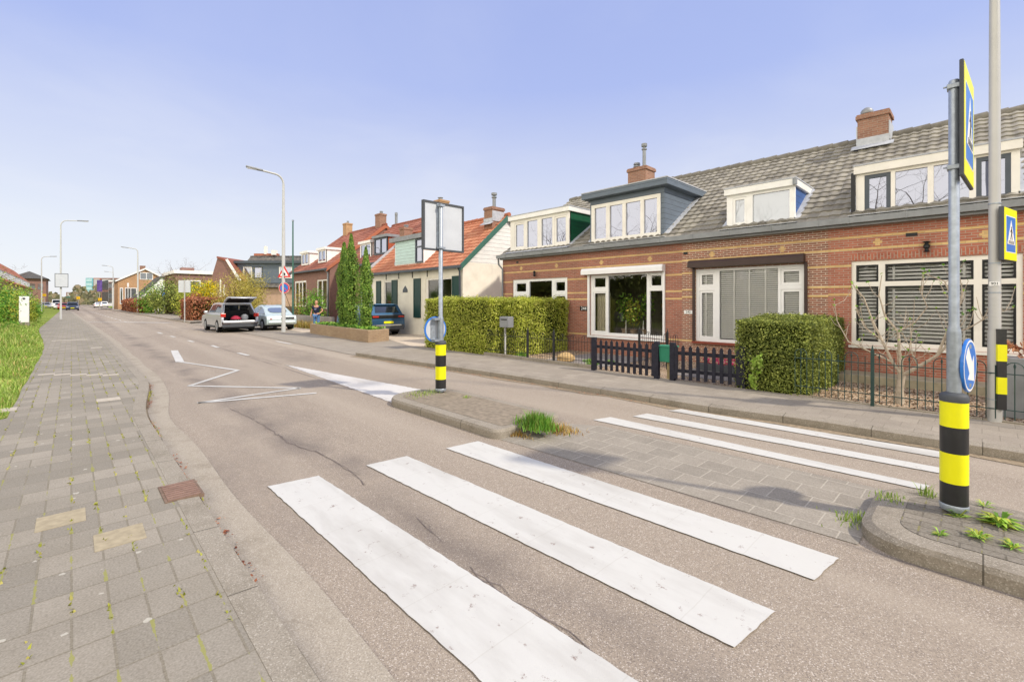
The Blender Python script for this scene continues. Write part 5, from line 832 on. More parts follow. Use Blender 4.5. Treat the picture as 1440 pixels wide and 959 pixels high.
x, y, _ = D(258, 380, 72); bare_tree('bare_tree', 'leafless tree rising above the flat-roofed building', x, y, 10.4, .32, 5, m=M['twig'])
x, y, _ = D(298, 385, 75); bare_tree('bare_tree', 'smaller leafless tree behind the yellow forsythia', x, y, 8.0, .24, 5, m=M['twig'])
bare_tree('bare_tree', 'thin budding tree whose twigs reach in at the left picture edge', -38.6, -3.5, 5.6, .13, 5)
for i, (x, y, h) in enumerate(((-37, -11, 11), (-29, -9.5, 12), (-21, -11, 12.5), (-13, -10, 12), (-4, -11, 12), (5, -10, 11))):
    bare_tree('bare_tree', 'leafless street tree opposite the terraced houses, mirrored in their upstairs windows', x, y, h, .32, 5, 'bare trees opposite the terraced houses')
hedge('tall_hedge', 'tall green hedge opposite the terraced houses, mirrored in their front windows', 'hedge', [(-34, 8, -9, -7.6, .05, 3.6)], 60, .3, M['hgd'], jit=.25)
# pale fig tree in the right front garden
t = thing('fig_tree', 'pale bare fig tree with budding twigs in front of the striped-blind window', 'tree', (-.92, 9.62, .1)); fig = B(); bud = []
base = Vector((-.92, 9.62, .06)); fig.tube([base, base+Vector((-.01, .02, .25)), base+Vector((.02, .03, .52))], [.062, .052, .05], 10); fig.build('trunk', M['figbark'], t); fig = B(); top = base+Vector((.02, .03, .5))
def limb(pts, r0, r1, n=7):
    P = [top+Vector(p) for p in pts]; fig.tube(P, [.68*(r0+(r1-r0)*i/(len(P)-1)) for i in range(len(P))], n); return P
lm = [limb([(0, 0, 0), (-.12, .0, .2), (-.26, .03, .55), (-.38, .05, .85), (-.5, .05, 1.25), (-.66, .05, 1.5)], .04, .008), limb([(0, 0, 0), (-.03, .02, .3), (-.05, .02, .7), (-.22, .04, .95), (-.3, .05, 1.3), (-.26, .02, 1.62)], .042, .008), limb([(0, 0, 0), (.2, -.02, .16), (.42, -.02, .36), (.52, .0, .7), (.62, .0, 1.1), (.5, .02, 1.5), (.28, .0, 1.62)], .045, .009),
      limb([(.42, -.02, .36), (.55, -.06, .55), (.62, -.1, .9), (.7, -.1, 1.3), (.66, -.1, 1.62)], .03, .007), limb([(-.12, 0, .2), (-.4, -.05, .35), (-.7, -.05, .5), (-.86, -.05, .85), (-.9, -.05, 1.2)], .026, .006), limb([(-.05, .02, .7), (.15, .05, .85), (.3, .05, 1.1), (.2, .05, 1.4)], .024, .006), limb([(.52, 0, .7), (.75, .05, .78), (1.0, .05, 1.0), (1.22, .03, 1.1)], .02, .006), limb([(.2, -.02, .16), (.1, -.1, .45), (.14, -.12, .8)], .02, .006), limb([(-.26, .03, .55), (-.5, .1, .75), (-.62, .1, 1.05)], .02, .006)]
for P in lm:
    for k in range(10):
        i = rnd.randrange(1, len(P)); s = P[i-1].lerp(P[i], rnd.random()); d = Vector((rnd.gauss(0, .7), rnd.gauss(0, .5), rnd.uniform(.2, 1))).normalized(); L = rnd.uniform(.15, .42); m_ = s+d*L*.5; e = m_+(d+Vector((0, 0, .8))).normalized()*L*.6
        fig.tube([s, m_, e], [.006, .005, .0035], 5); bud.append(e)
    bud.append(P[-1])
fig.build('branches', M['figbark'], t); b = B()
for p in bud:
    if rnd.random() < .75:
        for _ in range(3): b.leaf(p+Vector((rnd.gauss(0, .012), rnd.gauss(0, .012), rnd.uniform(0, .04))), (rnd.gauss(0, 1), rnd.gauss(0, 1), .3), rnd.uniform(.025, .05), rnd.randrange(3), .6)
b.build('leaves', M['gl'], t)
t = thing('planter_box', 'pair of tall grey planter boxes behind the street lamp in the right garden', 'planter', (.62, 9.6, .1)); b = B(); b.box(.2, .6, 9.55, 9.95, .1, .95); b.build('box', M['zinc'], t, .01); b = B(); b.box(.63, 1.0, 9.5, 9.9, .1, .92); b.build('box', M['zinc'], t, .01); b = B()
for _ in range(140): b.leaf((rnd.uniform(.2, 1), rnd.uniform(9.5, 9.95), .95+rnd.random()*.22), (rnd.gauss(0, 1), rnd.gauss(0, 1), .4), .09, rnd.randrange(3), .5)
b.build('dried_leaves', M['bn'], t)
# grass, weeds, flowers
def blades(b, x, y, z, h, lean, w, m):
    a = rnd.random()*2*PI; dx, dy = math.cos(a), math.sin(a); l = h*lean*rnd.random(); px, py = -dy*w/2, dx*w/2
    b.add([(x-px, y-py, z), (x+px, y+py, z), (x+px*.7+dx*l*.4, y+py*.7+dy*l*.4, z+h*.6), (x-px*.7+dx*l*.4, y-py*.7+dy*l*.4, z+h*.6), (x+dx*l, y+dy*l, z+h)], [[0, 1, 2, 3], [3, 2, 4]], m)
b = B()
for _ in range(42000):
    f = rnd.random()**1.7; x = -9.6-f*42; e = grass_l(x); y = e-.02-rnd.random()**1.3*3.0
    if x > -10.2 and y < -1.6: continue
    ed = e-y; cl = .6+.5*math.sin(x*1.3+y*2.1)+.4*math.sin(x*.5-y*3)
    h = (.05+.16*min(1, ed*.9))*rnd.uniform(.5, 1.3)*max(.5, min(1.4, cl+.4))*(1+f*.5); blades(b, x, y, .085, h, 1.2, .011*(1+f*2.6), 3 if rnd.random() < .1 else 0 if rnd.random() < .5 else 1 if rnd.random() < .45 else 2)
tag(b.build('verge_grass', M['grs']+[M['dry'][2]]), 'bright green grass of the left verge', 'grass', kind='stuff')
def tuft(nm, lab, x, y, z, n, h, sp, mats, w=.012, cat='weed', grp=None, lean=1.1, sy=None):
    b = B()
    for _ in range(n): q = rnd.gauss(0, .45), rnd.gauss(0, .45); k = math.exp(-(q[0]**2+q[1]**2)); blades(b, x+q[0]*sp, y+q[1]*(sy or sp), z, h*rnd.uniform(.4, 1.1)*(.45+.6*k), lean, w, 0 if rnd.random() < .5 else 1 if rnd.random() < .5 else 2)
    return tag(b.build(nm, mats), lab, cat, grp, 'stuff' if nm in ('grass_tuft', 'dry_grass') else None)
xg, yg = G(752, 602, .1); tuft('weed_clump', 'big leafy green weed clump at the near end of the middle island', xg, yg+.05, .1, 900, .21, .30, [M['gl'][0], M['gl'][1], M['hgd'][0]], .013, sy=.2, lean=.8); xg, yg = G(785, 604, .02); tuft('dry_grass', 'dry straw-coloured grass beside the big weed clump', xg, yg, .0, 500, .1, .34, M['dry'], .01, sy=.22); xg, yg = G(722, 609, .02); tuft('dry_grass', 'dry grass along the kerb left of the big weed clump', xg, yg, .0, 260, .09, .3, M['dry'], .01, sy=.1)
for u, v, n, h, s, lab in ((590, 556, 130, .07, .35, 'thin grass at the rounded end of the middle island'), (655, 560, 40, .07, .08, 'small grass tuft on the middle island right of the bollard'), (608, 553, 90, .08, .25, 'grass at the foot of the middle island bollard'), (1215, 716, 190, .07, .2, 'grass at the corner where the foreground island meets the median slabs'), (1302, 698, 34, .13, .06, 'upright grass tuft left of the foreground bollard'), (1250, 702, 60, .06, .12, 'low grass at the left edge of the foreground island')):
    xg, yg = G(u, v, .12); tuft('grass_tuft', lab, xg, yg, .12 if u not in (1215,) else .005, n, h, s, M['grs'], .008, grp='weeds between the island paving')
def rosette(lab, u, v, n, r, grp='weeds between the island paving'):
    xg, yg = G(u, v, .13); b = B()
    for i in range(n):
        a = rnd.random()*2*PI; L = r*rnd.uniform(.6, 1.1); w = L*.10; dx, dy = math.cos(a), math.sin(a); px, py = -dy*w, dx*w; h = rnd.uniform(.05, .8)*L
        b.add([(xg, yg, .128), (xg+dx*L*.5-px, yg+dy*L*.5-py, .13+h*.8), (xg+dx*L, yg+dy*L, .13+h*.7), (xg+dx*L*.5+px, yg+dy*L*.5+py, .13+h*.8)], [[0, 1, 2, 3]], rnd.randrange(3))
    tag(b.build('weed_rosette', [M['gl'][2], M['hg'][0], M['gl'][0]]), lab, 'weed', grp)
rosette('largest leafy weed rosette, right of the foreground bollard', 1407, 738, 80, .14); rosette('flat weed rosette below the largest one on the foreground island', 1377, 757, 34, .09); rosette('small weed rosette in front of the foreground bollard', 1322, 752, 24, .06); rosette('weed at the right picture edge on the foreground island', 1425, 770, 26, .08); rosette('small weed at the foot of the foreground bollard', 1348, 727, 18, .09); rosette('tiny weed behind the foreground bollard', 1385, 712, 14, .07)
b = B()
for _ in range(3400):   # moss and grass in pavement joints
    r = rnd.randrange(-16, 40); x = -2.2-.3*(rnd.random()*60); x = -.3*round(x/-.3*-1) if False else x
    k = math.floor(x/.3); y = (.15 if k % 2 else 0)+.3*rnd.randrange(-5, 4)+rnd.gauss(0, .008); x = k*.3+rnd.random()*.3
    if not (grass_l(x)-.3 < y < kerb_l(x)) or math.sin(k*12.9+round(y/.15)*78.2)*43758 % 1 < .55: continue
    blades(b, x, y, .1, rnd.uniform(.008, .022), 1.5, .014, rnd.randrange(3))
for _ in range(900): x = -3.5-rnd.random()*10; y = kerb_l(x)+.18+rnd.gauss(0, .02); blades(b, x, y, .006, rnd.uniform(.01, .04)*max(0, math.sin(x*2.2)), 1.5, .012, rnd.randrange(3))
tag(b.build('joint_moss', [leafmat('moss_a', '#a0a23e'), leafmat('moss_b', '#8a8f32'), leafmat('moss_c', '#b0a85a')]), 'moss and tiny grass in the joints of the left pavement', 'moss', kind='stuff')
b = B()
for _ in range(900):
    x = -3-rnd.random()*9; s = rnd.random() < .75; y = kerb_l(x)+.18+rnd.gauss(0, .03) if s else kerb_r(x)-.08-abs(rnd.gauss(0, .08))
    if not s or math.sin(x*3)+rnd.random() > .6: b.leaf((x, y, .02+rnd.random()*.012), (rnd.gauss(0, .3), rnd.gauss(0, .3), 1), rnd.uniform(.015, .04), rnd.randrange(3), .6)
tag(b.build('leaf_litter', M['bn']), 'brown leaf litter lying in the gutters', 'leaf litter', kind='stuff')
b = B()
for _ in range(2600):
    x = rnd.uniform(-2.2, 3); y = rnd.uniform(9.1, 11.4); s = rnd.uniform(.02, .05); b.leaf((x, y, .104+s*.15), (rnd.gauss(0, .5), rnd.gauss(0, .5), 1), s, 0)
tag(b.build('loose_gravel', M['gravel']), 'loose pale stones in the right front garden', 'gravel', kind='stuff')
for k in range(7):
    x = -4.55+.2*k; b = B()
    for _ in range(46): b.leaf((x+rnd.gauss(0, .05), 10.9+rnd.gauss(0, .06), .28+rnd.random()*.14), (rnd.gauss(0, 1), rnd.gauss(-.5, 1), 1), rnd.uniform(.03, .06), rnd.randrange(3), .8)
    tag(b.build('pink_flower', M['pk']), 'clump of pink flowers in the row behind the right picket fence', 'flowers', 'pink flowers behind the picket fence')
t = thing('flower_trough', 'long grey flower trough holding the pink flowers', 'planter', (-3.95, 10.9, .1)); b = B(); b.box(-4.75, -3.2, 10.78, 11.02, .1, .27); b.build('trough', M['clad'], t)
b = B(); b.v, b.f = [], []; sp = [(-7.95, 9.75)]
b.lathe((-7.95, 9.75, .1), [(.16, 0), (.26, .05), (.24, .16), (.12, .24), (.03, .26)], 9); tag(b.build('garden_boulder', mat('tan_boulder', '#b79b6e', .9, .25, 8, .1, 0, .5)), 'tan boulder behind the hooped iron gate', 'boulder')
for i, (x, y) in enumerate(((-9.4, 9.5), (-7.0, 9.7), (-6.8, 10.2), (-7.4, 10.1))): tuft('garden_plant', ['bright green leafy plant by the mailbox post', 'low yellow-green plant behind the iron gate', 'yellow-green edging plant near the brick wall', 'yellow-green edging plant in the middle of the path bed'][i], x, y, .1, 110, .2 if i == 0 else .12, .2, M['gl'], .03, cat='plant')
t = thing('low_wall', 'low grey garden wall in front of the mauve brick house', 'wall', (-31, 11.4, 0)); b = B(); b.box(-36, -27.4, 11.3, 11.5, 0, .8); b.build('wall_body', mat('grey_wall', '#a09a94', .9, .1, 3, .1), t)
t = thing('wooden_fence', 'dark wooden fence and gate behind the low grey wall', 'fence', (-38, 12.6, 0)); b = B()
for i in range(26): b.box(-41.6+.3*i, -41.38+.3*i, 12.6, 12.63, .1, 1.35)
b.build('boards', mat('weathered_wood', '#6b5b4c', .9, .25, 6), t); b = B(); b.box(-41.6, -33.7, 12.64, 12.7, 1.05, 1.15); b.build('rail', M['brown'], t)
b = B()
for _ in range(900): blades(b, -34.5+rnd.random()*8.5, 10.9+rnd.gauss(0, .12), .02, rnd.uniform(.3, .6), .7, .03, rnd.randrange(3))
tag(b.build('ornamental_grass', M['dry'][1:]+[M['wl'][1]]), 'strip of tan ornamental grass along the low grey wall', 'ornamental grass', kind='stuff')
b = B()
for _ in range(5000):
    f = rnd.random(); x = -300-rnd.random()*60; y = -60+rnd.random()*180; b.leaf((x, y, rnd.random()**1.5*(7+3*math.sin(y*.2)+2*math.sin(y*.7))), (1, rnd.gauss(0, .5), rnd.gauss(.3, .5)), rnd.uniform(1.2, 2.6), rnd.randrange(3))
tag(b.build('distant_woods', [leafmat('far_leaf_a', '#7c7a54'), leafmat('far_leaf_b', '#6b6a50'), leafmat('far_leaf_c', '#8a7d62')]), 'far belt of bare and budding trees at the end of the street', 'woods', kind='stuff')
b = B()
for _ in range(2500): blades(b, -165+rnd.random()*25, 7.2+rnd.random()*3, .05, rnd.uniform(.2, .5), .6, .16, rnd.randrange(3))
tag(b.build('far_grass', M['grs']), 'strip of green grass far down the right side', 'grass', kind='stuff')
# ------------------------------------------------------------------ cars
def arc(cx, cz, r, n=8): return [(cx-r*math.cos(PI*i/n), cz+r*math.sin(PI*i/n)) for i in range(n+1)]
def car(lab, L, Wd, H, paint, belt, cowl, wtop, rtop, rbase, wb, wr, roof_mid=None, hood=.8, deck=None, grp=None, open_=False, clad=False, lamps='tail', plate='yel', tumble=.26, nose=.12, bev=.07, seg=3, name='parked_car', oval=False):
    t = thing(name, lab, 'car', (0, 0, 0), grp); h = L/2; xr, xf = -wb/2, wb/2; ra = wr+.06; y = Wd/2; deck = deck or belt
    low = [(-h+.06, .34)]+arc(xr, .30, ra)+arc(xf, .30, ra)+[(h-.1, .3), (h, .42), (h, .6), (h-nose, hood-.06), (h-nose-.25, hood), (cowl, belt), (rbase+.02, belt), (-h+.1, deck), (-h+.02, deck-.15), (-h, .6), (-h, .42)]
    up_ = [(cowl, belt-.03), (wtop, H-.06), ((wtop*.6+rtop*.4), H), (rtop, H-.05), (rbase, belt-.03)] if not roof_mid else [(cowl, belt-.03)]+roof_mid+[(rbase, belt-.03)]
    yy = lambda z: y-.05-tumble*max(0, z-belt)
    b = B()
    if not open_:
        b.ext([(px, -y, pz) for px, pz in low], (0, Wd, 0), 0, True)
        n = len(up_); b.add([(px, -yy(pz), pz) for px, pz in up_]+[(px, yy(pz), pz) for px, pz in up_], [list(range(n))[::-1], list(range(n, 2*n))]+[[i, (i+1) % n, n+(i+1) % n, n+i] for i in range(n)], 0, True)
    else:
        for s in (1, -1):
            b.ext([(px, s*y, pz) for px, pz in low], (0, -s*.13, 0), 0, True)
            n = len(up_); P1 = [(px, s*yy(pz), pz) for px, pz in up_]; P2 = [(px, s*(yy(pz)-.1), pz) for px, pz in up_]; b.add(P1+P2, [list(range(n)), list(range(n, 2*n))[::-1]]+[[i, (i+1) % n, n+(i+1) % n, n+i] for i in range(n)], 0, True)
        b.ext([(px, -y+.13, pz) for px, pz in [(-h+1.15, .3), (h-.1, .3), (h, .42), (h, .6), (h-nose, hood-.06), (h-nose-.25, hood), (cowl, belt), (-h+1.15, belt)]], (0, Wd-.26, 0), 0, True)
        b.ext([(px, -yy(H)+.02, pz) for px, pz in [(wtop, H-.1), (wtop, H-.05), ((wtop*.6+rtop*.4), H), (rtop-.05, H-.04), (rtop-.05, H-.12)]], (0, 2*yy(H)-.04, 0), 0, True); b.box(-h, -h+1.2, -y+.13, y-.13, .36, .66)
    body = b.build('body', paint, t, bev, seg)
    # glass: sides, windscreen, rear
    g = B(); cx = sum(p[0] for p in up_)/len(up_); cz = sum(p[1] for p in up_)/len(up_)
    ins = [(cx+(px-cx)*.86, cz+(pz-cz)*.70+.0) for px, pz in up_]; ins = [(px, max(pz, belt+.04)) for px, pz in ins]
    mid = cx+.05
    def clip(poly, x, keep):   # clip a polygon at a vertical line
        o = []
        for (p, q) in zip(poly, poly[1:]+poly[:1]):
            a, c = (p[0]-x)*keep > 0, (q[0]-x)*keep > 0
            if a: o.append(p)
            if a != c: k = (x-p[0])/(q[0]-p[0]); o.append((x, p[1]+(q[1]-p[1])*k))
        return o
    for s in (1, -1):
        for pl in (clip(ins, mid+.05, 1), clip(ins, mid-.05, -1)):
            if len(pl) > 2: g.poly([(px, s*(yy(pz)+.006), pz) for px, pz in pl])
    def slanted(p, q, f0, f1, off, sd=.12):   # panel across the car between profile points p (low) and q (high)
        a = (p[0]+(q[0]-p[0])*f0, p[1]+(q[1]-p[1])*f0); c = (p[0]+(q[0]-p[0])*f1, p[1]+(q[1]-p[1])*f1); dx, dz = q[0]-p[0], q[1]-p[1]; l = math.hypot(dx, dz); nx, nz = (dz/l*off, -dx/l*off)
        if oval:
            k = 20; cc = ((a[0]+c[0])/2, (a[1]+c[1])/2); w = yy(cc[1])-.16
            return [(cc[0]+nx+(c[0]-a[0])/2*math.sin(2*PI*i/k), w*math.copysign(abs(math.cos(2*PI*i/k))**.6, math.cos(2*PI*i/k)), cc[1]+nz+(c[1]-a[1])/2*math.sin(2*PI*i/k)) for i in range(k)]
        return [(a[0]+nx, -(yy(a[1])-sd), a[1]+nz), (a[0]+nx, yy(a[1])-sd, a[1]+nz), (c[0]+nx, yy(c[1])-sd, c[1]+nz), (c[0]+nx, -(yy(c[1])-sd), c[1]+nz)]
    g.poly(slanted(up_[0], up_[1], .12, .92, .012))
    if not open_ and not roof_mid: g.poly(slanted(up_[-1], up_[-2], .2, .8, -.012, .2))
    g.build('windows', M['caglass'], t)
    for px in (xr, xf):
        for s in (1, -1):
            b = B(); b.tube([(px, s*(y-.21), wr), (px, s*(y+.005), wr)], wr, 24); w_ = b.build('wheel', M['tyre'], t, .02, 2); b = B(); b.tube([(px, s*(y-.02), wr), (px, s*(y+.012), wr)], wr*.66, 16)
            for k in range(5): a = 2*PI*k/5; b.obox((px+wr*.36*math.cos(a), s*(y+.012), wr+wr*.36*math.sin(a)), (wr*.26*math.cos(a), 0, wr*.26*math.sin(a)), (-.025*math.sin(a), 0, .025*math.cos(a)), (0, .008, 0))
            b.build('rim', M['rim'], w_)
    b = B(); b.box(-h+.2, h-.2, -y+.2, y-.2, .2, .34); b.build('underbody', M['black'], t)
    if clad:
        b = B(); b.box(-h-.03, -h+.12, -y+.05, y-.05, .3, .56); b.box(xr+ra, xf-ra, -y-.012, y+.012, .26, .38); b.build('cladding', M['clad'], t, .02)
    if lamps == 'tail':
        for s in (1, -1): b = B(); b.box(-h-.015, -h+.22, s*(y-.26), s*(y+.012), deck-.28, deck-.1); b.build('tail_lamp', M['tail'], t, .02)
    elif lamps == 'round':
        for s in (1, -1): b = B(); disc(b, (-h-.02+.05, s*(y-.24), .70), (-1, 0, .15), .07, .03); b.build('tail_lamp', mat('pale_rose_lamp', '#b58a86', .25, .1, 6, .5), t, .01)
    elif lamps == 'band':
        b = B(); b.box(-h-.02, -h+.1, -y+.02, y-.02, deck-.2, deck-.03); b.build('rear_band', M['black'], t, .02)
        for s in (1, -1): b = B(); b.box(-h-.026, -h-.018, s*(y-.38), s*(y-.06), deck-.15, deck-.08); b.build('tail_lamp', M['tail'], t)
    if plate: b = B(); b.box(-h-.03, -h, -.26, .26, .62, .73); b.build('number_plate', M['yel'] if plate == 'yel' else M['signwhite'], t)
    for s in (1, -1): b = B(); b.box(h-.3, h+.01-nose*.4, s*(y-.4), s*(y-.05), hood-.22, hood-.08); b.build('headlight', M['chrome'], t, .02)
    for s in (1, -1): b = B(); b.obox((cowl-.15, s*(y+.08), belt+.08), (.07, 0, 0), (0, .09, 0), (0, 0, .07)); b.build('mirror', paint, t, .02)
    return t
PI_ = PI
sil = carpaint('silver_paint', '#b9bcc0', .35); cb_ = carpaint('petrol_blue_paint', '#2f5a7d', .45); pale = carpaint('pale_mint_paint', '#c2d2d1', .2); whp = carpaint('white_car_paint', '#ececea', 0); redp = carpaint('red_car_paint', '#c03a26', .1); dkp = carpaint('dark_blue_grey_paint', '#4a5468', .4)
t = car('silver estate car parked half on the pavement with its tailgate raised', 4.75, 1.86, 1.66, sil, 1.02, 1.0, .35, -1.75, -2.25, 2.75, .35, open_=True, clad=True, hood=.92, deck=1.0, lamps=None, plate=None)
for s in (1, -1): b = B(); b.box(-2.39, -2.2, s*.72, s*.945, .88, 1.08); b.build('tail_lamp', M['tail'], t, .02)
for s in (1, -1): b = B(); b.box(-2.41, -2.3, s*.5, s*.9, .46, .6); b.build('reflector', M['brown'], t, .02)
b = B(); b.box(-1.3, -1.2, -.78, .78, .66, 1.25); b.box(-1.3, -1.2, -.68, -.28, 1.25, 1.45); b.box(-1.3, -1.2, .28, .68, 1.25, 1.45); b.build('rear_seat', M['black'], t, .03); b = B(); b.box(-2.35, -1.3, -.79, .79, .661, .68); b.box(-2.3, -1.3, -.80, -.78, .68, 1.1); b.box(-2.3, -1.3, .78, .80, .68, 1.1); b.build('boot_lining', M['black'], t)
b = B(); tg = [(-1.78, 1.64), (-1.95, 1.80), (-2.45, 1.97), (-2.85, 2.0), (-2.86, 1.93), (-2.5, 1.88), (-1.95, 1.70)]; b.ext([(px, -.72, pz) for px, pz in tg], (0, 1.44, 0), 0, True); b.box(-2.89, -2.7, -.6, .6, 1.9, 1.975); gt = b.build('tailgate', sil, t, .04, 2); b = B(); b.ext([(-1.99, -.66, 1.693), (-2.48, -.66, 1.868), (-2.82, -.62, 1.915), (-2.82, -.62, 1.90), (-2.48, -.66, 1.85), (-1.99, -.66, 1.675)], (0, 1.3, 0)); b.build('tailgate_lining', M['black'], gt); b = B(); b.poly([(-2.46, -.6, 1.862), (-2.46, .6, 1.862), (-1.98, .62, 1.69), (-1.98, -.62, 1.69)]); b.build('rear_window', M['caglass'], gt)
b = B(); b.box(-2.45, -2.3, -.86, .86, .52, .67); b.build('bumper', sil, t, .04)
t.location = (-31.55, 6.82, .005); t.rotation_euler.z = PI+.02
t2 = thing('boot_bag', 'red bag lying in the open boot of the silver estate', 'bag', (-29.75, 6.75, .7)); b = B(); b.lathe((-29.7, 6.75, .69), [(.2, 0), (.27, .06), (.22, .16), (.1, .24), (.03, .26)], 10); b.build('bag_body', mat('bag_red', '#a8324a', .7, .3, 9), t2); b = B(); b.tube([(-29.8, 6.75, .9), (-29.72, 6.75, 1.02), (-29.62, 6.75, .9)], .012, 5); b.build('handle', M['black'], t2)
t2 = thing('boot_bag', 'grey bag at the right side of the open boot of the silver estate', 'bag', (-29.7, 7.25, .7)); b = B(); b.lathe((-29.7, 7.2, .69), [(.15, 0), (.2, .08), (.18, .25), (.06, .33)], 10); b.build('bag_body', mat('bag_grey', '#8d9298', .7, .2, 9), t2); b = B(); b.tube([(-29.78, 7.2, 1.0), (-29.7, 7.2, 1.08), (-29.62, 7.2, 1.0)], .012, 5); b.build('handle', M['black'], t2)
be = [(.75, 1.18), (.45, 1.36), (.1, 1.48), (-.3, 1.51), (-.7, 1.44), (-1.05, 1.29), (-1.4, 1.08)]
t = car('pale mint rounded car seen from behind, parked next to the silver estate', 4.1, 1.72, 1.5, pale, .92, 1.1, .4, -.7, -1.68, 2.5, .33, roof_mid=be, hood=.86, deck=.88, lamps='round', plate=None, tumble=.36, nose=.4, bev=.2, seg=5)
for yy_ in (-.5, .5): b = B(); b.box(-.9, .3, yy_-.02, yy_+.02, 1.5, 1.54); b.build('roof_rail', M['chrome'], t)
b = B(); k = 24; gq = []
for i in range(k): a_ = 2*PI*i/k; cx_ = math.copysign(abs(math.cos(a_))**.55, math.cos(a_)); sx_ = math.copysign(abs(math.sin(a_))**.7, math.sin(a_)); gq.append((-1.245+.235*sx_, .52*cx_, 1.205+.145*sx_))
b.poly(gq); rw_ = b.build('rear_window', glass_dark('teal_rear_glass', (.10, .16, .17), .1, (.5, .55, .56)), t); b = B(); disc(b, (-2.06, 0, .78), (-1, 0, .2), .06, .02); b.build('round_badge', M['chrome'], t); b = B(); b.box(-2.1, -2.0, -.78, .78, .42, .56); b.build('bumper', pale, t, .05); b = B(); b.box(-2.08, -2.0, -.7, -.22, .68, .8); b.build('number_plate', M['clad'], t)
t.location = (-31.3, 9.0, .02); t.rotation_euler.z = PI+.05
t = car('dark petrol-blue crossover with yellow number plate, parked behind the cypresses', 4.45, 1.84, 1.62, cb_, 1.08, .95, .25, -1.78, -2.12, 2.67, .35, clad=True, hood=.98, deck=1.08, lamps='band'); b = B(); b.box(-1.92, -1.7, -.6, .6, 1.55, 1.6); b.build('roof_spoiler', cb_, t, .02); b = B(); b.box(-2.27, -2.2, -.7, .7, .5, .56); b.build('bumper_trim', M['chrome'], t)
t.location = (-23.15, 11.62, .02); t.rotation_euler.z = PI-.03
FAR = [('dark blue-grey car driving towards the camera on the left lane', dkp, (-121.5, .15), 0, 4.4, 1.62), ('red car following behind the dark blue-grey car', redp, (-131, -1.1), 0, 4.2, 1.5), ('white hatchback behind the red car', whp, (-143, -1.9), 0, 4.2, 1.5), ('white parked car far down the right side', whp, (-172, 5.4), PI, 4.3, 1.5), ('white parked car at the right, beyond the other white one', whp, (-186, 7.2), PI, 4.3, 1.75), ('grey parked car at the far left kerb', sil, (-165, -4.6), 0, 4.3, 1.5), ('dark parked car at the far left kerb, behind the grey one', dkp, (-180, -5.0), 0, 4.3, 1.5)]
for lab, pm, (x, y), rz, L, H in FAR:
    t = car(lab, L, 1.8, H, pm, .95, .9, .25, -1.2, -1.85, 2.6, .33, hood=.88, lamps='tail', seg=2, name='car'); t.location = (x, y, .005); t.rotation_euler.z = rz
    if rz == 0: b = B(); b.box(L/2+.0, L/2+.03, -.26, .26, .45, .57); o = b.build('number_plate', M['yel']); o.parent = t; b = B(); b.box(L/2-.02, L/2+.012, -.5, .5, .62, .74); o = b.build('grille', M['black']); o.parent = t
t = car('white delivery van among the parked cars at the far left', 5.2, 1.95, 2.3, whp, 1.2, 1.75, 1.1, -2.4, -2.55, 3.2, .34, hood=1.1, deck=1.2, tumble=.12, seg=2, name='delivery_van'); t['category'] = 'van'; t.location = (-176, -2.9, 0)
